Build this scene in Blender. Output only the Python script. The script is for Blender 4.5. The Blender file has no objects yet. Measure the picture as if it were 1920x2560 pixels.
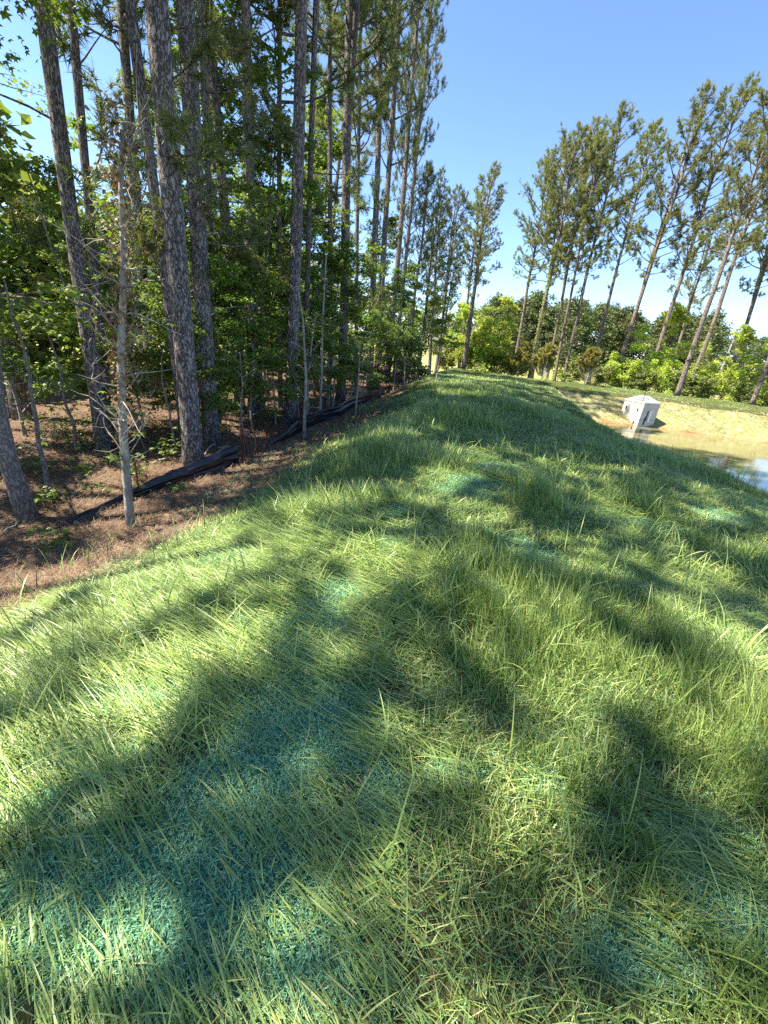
import bpy, math, random
import numpy as np
from mathutils import Vector, Matrix, Quaternion

# ---------------------------------------------------------------- camera, sky, sun
sc = bpy.context.scene
COL = sc.collection
FPX, PITCH, ROLL, EYE = 1030.0, math.radians(23.1), math.radians(7.0), 1.6
cam_d = bpy.data.cameras.new("camera"); cam = bpy.data.objects.new("camera", cam_d); COL.objects.link(cam)
sc.camera = cam
cam_d.sensor_fit = 'VERTICAL'; cam_d.sensor_height = 24.0; cam_d.lens = 24.0 * FPX / 2560.0
cam_d.clip_start = 0.05; cam_d.clip_end = 3000
Fv = np.array([0, math.cos(PITCH), -math.sin(PITCH)])
_r = np.array([1.0, 0, 0]); _u = np.array([0, math.sin(PITCH), math.cos(PITCH)])
Rv = math.cos(ROLL) * _r + math.sin(ROLL) * _u
Uv = math.cos(ROLL) * _u - math.sin(ROLL) * _r
m = Matrix((tuple(Rv), tuple(Uv), tuple(-Fv))).transposed().to_4x4()
m.translation = (0, 0, EYE); cam.matrix_world = m

SUN_EL, SUN_AZ = math.radians(54), math.radians(7)      # light travels towards +x, turned SUN_AZ towards +y
ld = Vector((math.cos(SUN_EL) * math.cos(SUN_AZ), math.cos(SUN_EL) * math.sin(SUN_AZ), -math.sin(SUN_EL)))
sun_d = bpy.data.lights.new("sun", 'SUN'); sun = bpy.data.objects.new("sun", sun_d); COL.objects.link(sun)
sun_d.energy = 5.0; sun_d.angle = math.radians(0.53); sun_d.color = (1.0, 0.92, 0.76)
sun.rotation_euler = ld.to_track_quat('-Z', 'Y').to_euler()
w = bpy.data.worlds.new("World"); sc.world = w; w.use_nodes = True
nt = w.node_tree; bg = nt.nodes['Background']
sky = nt.nodes.new('ShaderNodeTexSky'); sky.sky_type = 'NISHITA'; sky.sun_disc = False
sky.sun_elevation = SUN_EL
sky.sun_rotation = math.atan2(-ld.x, -ld.y)
sky.altitude = 200; sky.air_density = .88; sky.dust_density = 0.05; sky.ozone_density = 5
nt.links.new(sky.outputs[0], bg.inputs[0]); bg.inputs[1].default_value = 0.092
sc.view_settings.view_transform = 'Standard'; sc.view_settings.look = 'None'
sc.view_settings.gamma = 1; sc.view_settings.exposure = 1.85
sc.view_settings.use_curve_mapping = False
cy = sc.cycles; cy.use_denoising = False
cy.max_bounces = 6; cy.diffuse_bounces = 3; cy.glossy_bounces = 2; cy.transmission_bounces = 4; cy.transparent_max_bounces = 4
cy.caustics_reflective = False; cy.caustics_refractive = False

rng = np.random.default_rng(11)
random.seed(5)

# ---------------------------------------------------------------- pixels to places (photo pixels 1920x2560)
def ray(px, py): return Fv + Rv * (px - 960) / FPX - Uv * (py - 1280) / FPX
def at_z(px, py, z):
    d = ray(px, py); return d * ((z - EYE) / d[2]) + np.array([0, 0, EYE])
def at_y(px, py, Y):
    d = ray(px, py); return d * (Y / d[1]) + np.array([0, 0, EYE])
def proj(P):
    q = np.asarray(P, float) - np.array([0, 0, EYE]); wd = q @ Fv
    wd = np.where(np.abs(wd) < 1e-4, 1e-4, wd)
    return 960 + FPX * (q @ Rv) / wd, 1280 - FPX * (q @ Uv) / wd, wd

# ---------------------------------------------------------------- noise and ground shape
_lat = np.random.default_rng(3).random((4, 256, 256))
def vnoise(x, y, s=1.0, k=0):
    x = np.asarray(x, float) / s + 37.3; y = np.asarray(y, float) / s + 91.7
    xi = np.floor(x).astype(int); yi = np.floor(y).astype(int); fx = x - xi; fy = y - yi
    fx = fx * fx * (3 - 2 * fx); fy = fy * fy * (3 - 2 * fy); L = _lat[k]
    a = L[xi % 256, yi % 256]; b = L[(xi + 1) % 256, yi % 256]; c = L[xi % 256, (yi + 1) % 256]; d = L[(xi + 1) % 256, (yi + 1) % 256]
    return (a * (1 - fx) + b * fx) * (1 - fy) + (c * (1 - fx) + d * fx) * fy
def sstep(a, b, x):
    t = np.clip((np.asarray(x, float) - a) / (b - a), 0, 1); return t * t * (3 - 2 * t)
def xl(y): return np.interp(y, [-4, 0, 2.3, 2.9, 3.6, 5, 8.7, 10.5, 14.5, 20, 25, 31], [-2.7, -2.75, -2.6, -2.3, -2.05, -1.65, -1.2, -.78, -.28, .45, 1.35, 3.0])
def xr(y): return np.interp(y, [-4, 8, 12, 14.5, 20, 28], [7.2, 7.1, 6.9, 6.8, 7.4, 9.6])
YF = 27.4
def pond_d(x, y):
    return np.minimum(np.minimum(x - xr(y), YF - y + 0.25 * np.sin(x * .5)), (52 - x))
def G(x, y):
    x = np.asarray(x, float); y = np.asarray(y, float)
    e = x - xl(y)
    far = sstep(12, 20, y)
    left = -0.92 + 0.92 * sstep(-1.7 + .5 * far, 2.4 - 1.5 * far, e)
    z = left
    d = pond_d(x, y)
    z = z - .34 * sstep(-3.4, .2, d) * (1 - .6 * far)
    z = z + np.where(d > 0, -np.minimum(0.56 * np.maximum(d, 0), 2.5), 0)
    back = np.maximum(y - 31.0, 0)
    z = z + np.where(x > 0, -0.75, 0.0) * sstep(0, 7, back)
    z = z + sstep(45, 140, np.hypot(x, y)) * 2.6
    z = z + (vnoise(x, y, 2.2) - .5) * 0.16 + (vnoise(x, y, .7, 1) - .5) * 0.05 + (vnoise(x, y, 9, 2) - .5) * .12 * sstep(9, 30, np.hypot(x, y))
    return z
def teal(x, y):
    v = np.zeros_like(np.asarray(x, float))
    for px, py, a, b in TEAL:
        c = at_z(px, py, 0.0); ex = at_z(px + a, py, 0.0); ey1 = at_z(px, py - b, 0.0); ey0 = at_z(px, py + b, 0.0)
        ra = abs(ex[0] - c[0]); rb = (ey1[1] - ey0[1]) / 2; cy_ = (ey1[1] + ey0[1]) / 2
        q = np.hypot((x - c[0]) / ra, (y - cy_) / rb)
        v = np.maximum(v, 1 - sstep(0.45, 1.35, q))
    n = vnoise(x, y, .35) * .5 + vnoise(x, y, .9, 1) * .5
    return np.clip(v * 1.35 - n * .72, 0, 1)
TEAL = [(780, 1620, 120, 150), (760, 1850, 230, 150), (600, 2010, 230, 140), (450, 2300, 420, 260), (150, 2250, 260, 200), (300, 1730, 260, 60), (750, 2450, 170, 160), (620, 1560, 70, 40), (860, 1500, 80, 60),
        (1335, 1405, 75, 45), (1290, 1370, 60, 25), (990, 1290, 45, 28), (1270, 1180, 110, 28), (1190, 1215, 90, 28), (1180, 1235, 120, 20), (1230, 1140, 70, 14),
        (1590, 1310, 110, 22), (1500, 1285, 90, 18), (1790, 1295, 60, 22), (740, 1215, 60, 16), (600, 1345, 130, 25), (960, 1370, 70, 25),
        (1740, 2130, 150, 80), (1820, 2300, 160, 150), (1600, 2420, 160, 110), (950, 2020, 60, 120), (1480, 2090, 60, 40), (1130, 1960, 80, 40), (1340, 1990, 60, 40), (140, 2000, 200, 60), (200, 1870, 220, 60), (100, 1610, 120, 30)]

# ---------------------------------------------------------------- mesh helpers
def link(name, me, mat=None, parent=None):
    o = bpy.data.objects.new(name, me); COL.objects.link(o)
    if mat is not None: me.materials.append(mat)
    if parent is not None: o.parent = parent
    return o
def tag(o, label, cat, group=None, kind=None):
    if label: o['label'] = label
    if cat: o['category'] = cat
    if group: o['group'] = group
    if kind: o['kind'] = kind
    return o
def empty(name, loc, label, cat, group=None):
    o = bpy.data.objects.new(name, None); COL.objects.link(o); o.location = tuple(loc); o.empty_display_size = .2
    return tag(o, label, cat, group)
def np_mesh(name, V, polys, attrs=None, smooth=False):
    """V (n,3); polys: list of int arrays (k,m)"""
    me = bpy.data.meshes.new(name)
    V = np.ascontiguousarray(V, dtype=np.float32)
    me.vertices.add(len(V)); me.vertices.foreach_set('co', V.ravel())
    polys = [np.asarray(p, dtype=np.int32) for p in polys if len(p)]
    loops = np.concatenate([p.ravel() for p in polys])
    tot = np.concatenate([np.full(len(p), p.shape[1], np.int32) for p in polys])
    st = np.concatenate([[0], np.cumsum(tot)[:-1]]).astype(np.int32)
    me.loops.add(len(loops)); me.loops.foreach_set('vertex_index', loops)
    me.polygons.add(len(tot)); me.polygons.foreach_set('loop_start', st)
    me.update(calc_edges=True)
    if attrs:
        for k, a in attrs.items():
            at = me.attributes.new(k, 'FLOAT', 'POINT'); at.data.foreach_set('value', np.ascontiguousarray(a, dtype=np.float32))
    me.polygons.foreach_set('use_smooth', np.full(len(tot), bool(smooth)))
    return me
class MB:
    def __init__(s): s.V = []; s.P = {}; s.A = []; s.n = 0
    def add(s, V, F, a=0.5):
        V = np.asarray(V, float).reshape(-1, 3); s.V.append(V)
        F = F if isinstance(F, list) else [F]
        for f in F:
            f = np.asarray(f); s.P.setdefault(f.shape[1], []).append(f + s.n)
        s.A.append(np.full(len(V), a) if np.isscalar(a) else np.asarray(a)); s.n += len(V)
    def tube(s, pts, rad, sides=6, a=0.5, cap=True, flat=1.0):
        pts = np.asarray(pts, float); rad = np.asarray(rad, float) * np.ones(len(pts)); n = len(pts)
        T = np.gradient(pts, axis=0); T /= np.linalg.norm(T, axis=1)[:, None] + 1e-9
        ref = np.array([1.0, 0, 0]) if abs(T[:, 0]).mean() < .8 else np.array([0, 1.0, 0])
        N = ref - (T @ ref)[:, None] * T; N /= np.linalg.norm(N, axis=1)[:, None] + 1e-9
        B = np.cross(T, N)
        th = np.arange(sides) * 2 * np.pi / sides
        ring = pts[:, None] + rad[:, None, None] * (np.cos(th)[None, :, None] * N[:, None] + flat * np.sin(th)[None, :, None] * B[:, None])
        i = np.arange(n - 1)[:, None] * sides; j = np.arange(sides)[None]; j2 = (j + 1) % sides
        q = np.stack([i + j, i + j2, i + sides + j2, i + sides + j], -1).reshape(-1, 4)
        F = [q]
        if cap: F += [np.arange(sides)[::-1][None], (np.arange(sides) + (n - 1) * sides)[None]]
        s.add(ring.reshape(-1, 3), F, a)
    def box(s, c, d, R=None, a=0.5, taper=1.0):
        c = np.asarray(c, float); d = np.asarray(d, float) / 2
        V = np.array([[sx * (taper if sz > 0 else 1), sy * (taper if sz > 0 else 1), sz] for sz in (-1, 1) for sx, sy in ((-1, -1), (1, -1), (1, 1), (-1, 1))]) * d
        if R is not None: V = V @ np.asarray(R).T
        s.add(V + c, np.array([[3, 2, 1, 0], [4, 5, 6, 7], [0, 1, 5, 4], [1, 2, 6, 5], [2, 3, 7, 6], [3, 0, 4, 7]]), a)
    def mesh(s, name, smooth=False):
        return np_mesh(name, np.concatenate(s.V), [np.concatenate(v) for v in s.P.values()], {'rnd': np.concatenate(s.A)}, smooth)
    def obj(s, name, mat, parent=None, smooth=False): return link(name, s.mesh(name, smooth), mat, parent)
def rotz(a): return np.array([[math.cos(a), -math.sin(a), 0], [math.sin(a), math.cos(a), 0], [0, 0, 1]])
def unit(v): return v / (np.linalg.norm(v, axis=-1, keepdims=True) + 1e-9)

# ---------------------------------------------------------------- materials
def new_mat(name):
    mt = bpy.data.materials.new(name); mt.use_nodes = True; t = mt.node_tree
    for n in list(t.nodes): t.nodes.remove(n)
    return mt, t
class NB:
    def __init__(s, t): s.t = t
    def n(s, typ, ins=None, **kw):
        x = s.t.nodes.new(typ)
        for k, v in kw.items(): setattr(x, k, v)
        for k, v in (ins or {}).items():
            if hasattr(v, 'is_output') or isinstance(v, bpy.types.NodeSocket): s.t.links.new(v, x.inputs[k])
            else: x.inputs[k].default_value = v
        return x
    def ramp(s, fac, stops, interp='LINEAR'):
        r = s.t.nodes.new('ShaderNodeValToRGB'); r.color_ramp.interpolation = interp
        e = r.color_ramp.elements
        while len(e) < len(stops): e.new(.5)
        for i, (p, c) in enumerate(stops): e[i].position = p; e[i].color = (*c, 1)
        s.t.links.new(fac, r.inputs[0]); return r.outputs[0]
    def mix(s, f, a, b, mode='MIX'):
        x = s.t.nodes.new('ShaderNodeMix'); x.data_type = 'RGBA'; x.blend_type = mode
        for k, v in ((0, f), (6, a), (7, b)):
            if isinstance(v, bpy.types.NodeSocket): s.t.links.new(v, x.inputs[k])
            else: x.inputs[k].default_value = v if not isinstance(v, tuple) else (*v, 1)
        return x.outputs[2]
    def math(s, op, a, b=0.0, clamp=False):
        x = s.t.nodes.new('ShaderNodeMath'); x.operation = op; x.use_clamp = clamp
        for k, v in ((0, a), (1, b)):
            if isinstance(v, bpy.types.NodeSocket): s.t.links.new(v, x.inputs[k])
            else: x.inputs[k].default_value = v
        return x.outputs[0]
    def attr(s, name): return s.n('ShaderNodeAttribute', attribute_name=name).outputs['Fac']
    def noise(s, scale, detail=3, vec=None, rough=.6):
        ins = {'Scale': scale, 'Detail': detail, 'Roughness': rough}
        if vec is not None: ins['Vector'] = vec
        return s.n('ShaderNodeTexNoise', ins).outputs[0]
    def out(s, sh):
        o = s.t.nodes.new('ShaderNodeOutputMaterial'); s.t.links.new(sh, o.inputs[0])

def leaf_mat(name, stops, trans=.35, rough=.5, tipmix=None, spec=.35, patch=None):
    mt, t = new_mat(name); b = NB(t)
    rnd = b.attr('rnd'); oi = b.n('ShaderNodeObjectInfo').outputs['Random']
    col = b.ramp(rnd, stops)
    hs = b.n('ShaderNodeHueSaturation', {'Hue': b.math('ADD', b.math('MULTIPLY', oi, .03), .485), 'Value': b.math('ADD', b.math('MULTIPLY', oi, .25), .88), 'Color': col})
    col = hs.outputs[0]
    if tipmix:
        col = b.mix(b.math('MULTIPLY', b.math('POWER', b.attr('tip'), 1.5), .7), col, tipmix)
    p = b.n('ShaderNodeBsdfPrincipled', {'Base Color': col, 'Roughness': rough, 'Specular IOR Level': spec})
    tr = b.n('ShaderNodeBsdfTranslucent', {'Color': b.mix(1.0, col, (1.0, 1.05, .55), 'MULTIPLY')})
    mx = b.n('ShaderNodeMixShader', {0: trans, 1: p.outputs[0], 2: tr.outputs[0]})
    b.out(mx.outputs[0]); return mt
def bark_mat(name, dark, mid, light, scale=9, stretch=.28, bump=.9):
    mt, t = new_mat(name); b = NB(t)
    tc = b.n('ShaderNodeTexCoord').outputs['Object']
    oi = b.n('ShaderNodeObjectInfo').outputs['Random']
    off = b.n('ShaderNodeCombineXYZ', {2: b.math('MULTIPLY', oi, 40)}).outputs[0]
    v = b.n('ShaderNodeVectorMath', {0: tc, 1: off}, operation='ADD').outputs[0]
    mp = b.n('ShaderNodeMapping', {'Vector': v, 'Scale': (1, 1, stretch)}).outputs[0]
    dn = b.n('ShaderNodeTexNoise', {'Scale': scale * 1.2, 'Detail': 3, 'Vector': mp}).outputs['Color']
    mp2 = b.mix(.12, mp, dn, 'ADD')
    vo = b.n('ShaderNodeTexVoronoi', {'Scale': scale, 'Vector': mp2}, feature='DISTANCE_TO_EDGE').outputs[0]
    cell = b.n('ShaderNodeTexVoronoi', {'Scale': scale, 'Vector': mp2}).outputs['Color']
    fine = b.noise(scale * 7, 5, mp)
    edge = b.ramp(vo, [(0, (0, 0, 0)), (.16, (1, 1, 1))])
    plate = b.ramp(fine, [(.3, mid), (.7, light)])
    plate = b.mix(.45, plate, b.mix(1.0, plate, b.ramp(b.n('ShaderNodeSeparateColor', {'Color': cell}).outputs[0], [(0, (.45, .42, .42)), (1, (1.25, 1.22, 1.2))]), 'MULTIPLY'))
    col = b.mix(edge, dark, plate)
    h = b.math('ADD', b.math('MULTIPLY', edge, 1.0), b.math('MULTIPLY', fine, .4))
    bp = b.n('ShaderNodeBump', {'Strength': bump, 'Distance': .03, 'Height': h})
    p = b.n('ShaderNodeBsdfPrincipled', {'Base Color': col, 'Roughness': .9, 'Specular IOR Level': .2, 'Normal': bp.outputs[0]})
    b.out(p.outputs[0]); return mt
def simple_mat(name, a, b_, scale=8, rough=.8, bump=.2, metallic=0, spec=.3, dist=.01):
    mt, t = new_mat(name); b = NB(t)
    tc = b.n('ShaderNodeTexCoord').outputs['Object']
    n = b.noise(scale, 5, tc)
    col = b.ramp(n, [(.32, a), (.68, b_)])
    bp = b.n('ShaderNodeBump', {'Strength': bump, 'Distance': dist, 'Height': b.noise(scale * 6, 4, tc)})
    p = b.n('ShaderNodeBsdfPrincipled', {'Base Color': col, 'Roughness': rough, 'Metallic': metallic, 'Specular IOR Level': spec, 'Normal': bp.outputs[0]})
    b.out(p.outputs[0]); return mt

M = {}
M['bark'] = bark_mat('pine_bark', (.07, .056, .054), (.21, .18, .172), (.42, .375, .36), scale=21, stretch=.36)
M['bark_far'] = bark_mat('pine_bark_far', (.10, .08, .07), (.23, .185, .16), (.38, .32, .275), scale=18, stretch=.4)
M['bark_smooth'] = simple_mat('sapling_bark', (.16, .14, .12), (.42, .38, .33), scale=9, bump=.5)
M['bark_grey'] = bark_mat('grey_bark', (.09, .075, .065), (.22, .19, .17), (.38, .34, .31), scale=26, stretch=.4, bump=.5)
M['twig'] = simple_mat('twig_bark', (.05, .04, .035), (.14, .11, .09), scale=8)
M['deadwood'] = simple_mat('dead_wood', (.22, .19, .16), (.48, .44, .39), scale=10)
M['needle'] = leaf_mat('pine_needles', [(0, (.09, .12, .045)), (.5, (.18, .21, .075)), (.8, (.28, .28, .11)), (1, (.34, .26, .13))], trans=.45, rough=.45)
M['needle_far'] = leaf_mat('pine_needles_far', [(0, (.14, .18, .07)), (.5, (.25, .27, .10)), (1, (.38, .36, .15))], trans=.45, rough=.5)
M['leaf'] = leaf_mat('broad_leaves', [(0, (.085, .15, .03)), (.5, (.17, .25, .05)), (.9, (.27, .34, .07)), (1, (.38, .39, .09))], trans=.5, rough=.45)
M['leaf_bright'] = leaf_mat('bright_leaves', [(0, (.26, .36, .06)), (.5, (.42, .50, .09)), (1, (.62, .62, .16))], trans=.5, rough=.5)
M['leaf_olive'] = leaf_mat('olive_leaves', [(0, (.11, .15, .04)), (.6, (.20, .24, .07)), (1, (.32, .32, .10))], trans=.3, rough=.55)
M['leaf_purple'] = leaf_mat('purple_leaves', [(0, (.05, .025, .03)), (.6, (.10, .05, .055)), (1, (.17, .10, .09))], trans=.3, rough=.55)
M['leaf_dry'] = leaf_mat('dry_leaves', [(0, (.12, .07, .04)), (.6, (.24, .15, .09)), (1, (.4, .28, .18))], trans=.2, rough=.7)
M['juniper'] = leaf_mat('juniper_foliage', [(0, (.18, .20, .05)), (.5, (.32, .29, .09)), (1, (.50, .36, .15))], trans=.35, rough=.6)
M['grass'] = leaf_mat('grass_blades', [(0, (.065, .145, .035)), (.45, (.20, .315, .065)), (.86, (.41, .48, .11)), (.93, (.48, .48, .14)), (1, (.58, .47, .26))], trans=.24, rough=.42, tipmix=(.38, .45, .19), spec=.5)
M['straw_n'] = leaf_mat('pine_straw', [(0, (.08, .045, .03)), (.5, (.20, .125, .08)), (1, (.44, .31, .21))], trans=.05, rough=.7)
M['mulch'] = leaf_mat('teal_mulch_fibres', [(0, (.08, .20, .10)), (.5, (.20, .42, .22)), (1, (.40, .66, .37))], trans=.1, rough=.85, spec=.1)
M['bank_straw'] = leaf_mat('bank_straw', [(0, (.28, .21, .11)), (.5, (.44, .35, .20)), (1, (.56, .47, .30))], trans=.1, rough=.8)
M['silt'] = simple_mat('black_silt_fabric', (.006, .006, .009), (.014, .014, .019), scale=14, rough=.36, bump=.1, spec=.5)
M['rust'] = simple_mat('rusty_steel', (.06, .02, .015), (.14, .05, .03), scale=30, rough=.85)
M['redstrip'] = simple_mat('faded_red_plastic', (.42, .13, .09), (.56, .20, .14), scale=8, rough=.6)
M['concrete'] = simple_mat('precast_concrete', (.40, .385, .35), (.54, .52, .475), scale=3.5, rough=.85, bump=.25)
M['steel'] = simple_mat('galvanised_steel', (.45, .46, .47), (.62, .63, .64), scale=14, rough=.5, metallic=.4)
M['black'] = simple_mat('dark_metal', (.015, .015, .018), (.03, .03, .034), scale=10, rough=.6)
M['white'] = simple_mat('white_paint', (.72, .72, .70), (.82, .82, .80), scale=6, rough=.5)
M['siding'] = simple_mat('house_siding', (.62, .62, .60), (.74, .74, .72), scale=2)
M['roofing'] = simple_mat('house_roof', (.20, .20, .21), (.30, .30, .31), scale=6)
M['glass'] = simple_mat('window_glass', (.03, .04, .05), (.05, .06, .07), rough=.1, bump=0, spec=.8)

def ground_material():
    mt, t = new_mat('ground'); b = NB(t)
    geo = b.n('ShaderNodeNewGeometry').outputs['Position']
    n1 = b.noise(3.0, 6, geo); n2 = b.noise(22, 5, geo); n3 = b.noise(90, 4, geo); n4 = b.noise(.35, 4, geo)
    soil = b.ramp(n2, [(.3, (.035, .045, .02)), (.55, (.08, .085, .035)), (.75, (.17, .13, .07))])
    tealc = b.ramp(n3, [(.3, (.025, .09, .06)), (.5, (.07, .20, .13)), (.7, (.16, .36, .23))])
    pine = b.ramp(b.math('ADD', b.math('MULTIPLY', n2, .55), b.math('MULTIPLY', n3, .45)), [(.34, (.06, .036, .026)), (.5, (.13, .082, .056)), (.66, (.26, .18, .12))])
    pine = b.mix(b.math('MULTIPLY', b.ramp(n1, [(.5, (0, 0, 0)), (.7, (1, 1, 1))]), .5), pine, (.10, .055, .04))
    bank = b.ramp(n2, [(.3, (.24, .17, .09)), (.5, (.40, .31, .18)), (.7, (.52, .43, .27))])
    bank = b.mix(b.ramp(n1, [(.38, (0, 0, 0)), (.54, (.85, .85, .85))]), bank, (.19, .22, .08))
    clay = b.ramp(n2, [(.3, (.36, .17, .07)), (.7, (.56, .33, .17))])
    field = b.ramp(n4, [(.3, (.15, .18, .06)), (.5, (.25, .25, .09)), (.7, (.34, .29, .13))])
    field = b.mix(.35, field, b.ramp(n2, [(.3, (.10, .16, .04)), (.7, (.40, .38, .15))]))
    col = b.mix(b.attr('teal'), soil, tealc)
    jit = b.math('MULTIPLY', b.math('SUBTRACT', n1, .5), .9)
    def mk(a): return b.ramp(b.math('ADD', b.attr(a), jit), [(.35, (0, 0, 0)), (.65, (1, 1, 1))])
    col = b.mix(mk('pine'), col, pine)
    col = b.mix(mk('bank'), col, bank)
    col = b.mix(mk('clay'), col, clay)
    col = b.mix(b.attr('wet'), col, (.11, .065, .035))
    col = b.mix(mk('field'), col, field)
    h = b.math('ADD', b.math('MULTIPLY', n2, .6), b.math('MULTIPLY', n3, .5))
    bp = b.n('ShaderNodeBump', {'Strength': .9, 'Distance': .03, 'Height': h})
    p = b.n('ShaderNodeBsdfPrincipled', {'Base Color': col, 'Roughness': .95, 'Specular IOR Level': .1, 'Normal': bp.outputs[0]})
    b.out(p.outputs[0]); return mt
def water_material():
    mt, t = new_mat('water'); b = NB(t)
    geo = b.n('ShaderNodeNewGeometry').outputs['Position']
    mp = b.n('ShaderNodeMapping', {'Vector': geo, 'Scale': (1, 2.2, 1)}).outputs[0]
    n = b.noise(1.2, 3, mp); f = b.noise(7, 3, mp)
    bp = b.n('ShaderNodeBump', {'Strength': .03, 'Distance': .02, 'Height': b.math('ADD', n, b.math('MULTIPLY', f, .25))})
    p = b.n('ShaderNodeBsdfPrincipled', {'Base Color': b.ramp(b.noise(.5, 3, geo), [(.3, (.13, .125, .055)), (.7, (.19, .165, .08))]), 'Roughness': .07, 'IOR': 1.33, 'Specular IOR Level': .45, 'Normal': bp.outputs[0]})
    b.out(p.outputs[0]); return mt

# ---------------------------------------------------------------- ground sheet and pond
def axis(lo, a, b, hi, st):
    mid = np.arange(a, b + 1e-6, st)
    def grow(n0, end):
        o = []; s = st; x = n0
        while x < end: s *= 1.16; x += s; o.append(x)
        return np.array(o)
    L = -grow(-a, -lo)[::-1]; Rr = grow(b, hi)
    return np.concatenate([L, mid, Rr])
gx = axis(-900, -12, 24, 1200, .12); gy = axis(-300, -2, 36, 1600, .12)
X, Y = np.meshgrid(gx, gy, indexing='xy')
Z = G(X, Y)
nx, ny = len(gx), len(gy)
idx = (np.arange(ny - 1)[:, None] * nx + np.arange(nx - 1)[None]).ravel()
quads = np.stack([idx, idx + 1, idx + nx + 1, idx + nx], 1)
e_ = X - xl(Y); pd_ = pond_d(X, Y)
inl = (Y > -6) & (Y < 33)
a_pine = (1 - sstep(-.12, .12, e_)) * sstep(-10.5, -9, X) * (1 - sstep(33, 36, Y))
a_bank = sstep(.15, .5, pd_)
a_clay = sstep(2.2, 2.7, pd_)
a_field = np.clip((1 - sstep(-10.5, -9, X)) + sstep(32.5, 34, Y) , 0, 1)
ground = link('ground', np_mesh('ground', np.stack([X, Y, Z], -1).reshape(-1, 3), [quads],
    {'wet': sstep(2.5, 2.85, pd_ + .3 * (vnoise(X, Y, 1.1) - .5)).ravel(), 'teal': teal(X, Y).ravel(), 'pine': a_pine.ravel(), 'bank': a_bank.ravel(), 'clay': a_clay.ravel(), 'field': a_field.ravel()}, smooth=True), ground_material())
tag(ground, 'earth berm, forest floor and fields', 'ground', kind='structure')
WZ = -1.62
mbw = MB(); mbw.add([[7, -20, WZ], [52, -20, WZ], [52, 27.3, WZ], [7, 27.3, WZ]], np.array([[0, 1, 2, 3]]))
tag(mbw.obj('pond_water', water_material()), 'murky brown green pond water beside the berm', 'water', kind='structure')

# ---------------------------------------------------------------- blades (grass, straw)
def blades(P, az, th0, th1, L, wd, k, rnd, lift=.006, roll=None):
    n = len(P); t = np.linspace(0, 1, k + 1)
    tm = (t[:-1] + t[1:]) / 2
    th = th0[:, None] + (th1 - th0)[:, None] * tm[None] ** 1.25
    ca, sa = np.cos(az)[:, None], np.sin(az)[:, None]
    stp = (L / k)[:, None]
    dx = np.sin(th) * ca * stp; dy = np.sin(th) * sa * stp; dz = np.cos(th) * stp
    C = np.zeros((n, k + 1, 3)); C[:, 0] = P
    C[:, 1:, 0] = P[:, 0:1] + np.cumsum(dx, 1); C[:, 1:, 1] = P[:, 1:2] + np.cumsum(dy, 1); C[:, 1:, 2] = P[:, 2:3] + np.cumsum(dz, 1)
    g = G(C[:, :, 0], C[:, :, 1]) + lift * (1 + 6 * rnd[:, None] * t[None])
    C[:, :, 2] = np.maximum(C[:, :, 2], g)
    ra = az + np.pi / 2 + (rng.normal(0, .5, n) if roll is None else roll)
    side = np.stack([np.cos(ra), np.sin(ra), rng.normal(0, .25, n)], -1)
    prof = np.minimum(1, .55 + 1.6 * t) * (1 - t ** 2.2)
    W = side[:, None] * (wd[:, None] * prof[None] / 2)[..., None]
    V = np.zeros((n, 2 * k + 1, 3)); V[:, 0:2 * k:2] = C[:, :k] - W[:, :k]; V[:, 1:2 * k:2] = C[:, :k] + W[:, :k]; V[:, 2 * k] = C[:, k]
    o = (np.arange(n) * (2 * k + 1))[:, None]
    Q = np.concatenate([np.stack([o[:, 0] + 2 * i, o[:, 0] + 2 * i + 1, o[:, 0] + 2 * i + 3, o[:, 0] + 2 * i + 2], 1) for i in range(k - 1)]) if k > 1 else np.zeros((0, 4), int)
    Tt = np.stack([o[:, 0] + 2 * k - 2, o[:, 0] + 2 * k - 1, o[:, 0] + 2 * k], 1)
    tip = np.zeros((n, 2 * k + 1)); tip[:, 0:2 * k:2] = t[:k]; tip[:, 1:2 * k:2] = t[:k]; tip[:, 2 * k] = 1
    return V.reshape(-1, 3), Q, Tt, np.repeat(rnd, 2 * k + 1), tip.ravel()
class Acc:
    def __init__(s): s.V = []; s.Q = []; s.T = []; s.R = []; s.K = []; s.n = 0
    def add(s, V, Q, T, r, k):
        s.V.append(V); s.Q.append(Q + s.n); s.T.append(T + s.n); s.R.append(r); s.K.append(k); s.n += len(V)
    def obj(s, name, mat):
        return link(name, np_mesh(name, np.concatenate(s.V), [np.concatenate(s.Q), np.concatenate(s.T)], {'rnd': np.concatenate(s.R), 'tip': np.concatenate(s.K)}, smooth=True), mat)
def scatter(x0, x1, y0, y1, dens, margin=500):
    n = int((x1 - x0) * (y1 - y0) * dens)
    x = rng.uniform(x0, x1, n); y = rng.uniform(y0, y1, n)
    px, py, wd = proj(np.stack([x, y, np.zeros(n)], -1))
    k = (wd > .2) & (px > -margin) & (px < 1920 + margin) & (py < 2560 + margin)
    return x[k], y[k]

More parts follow.
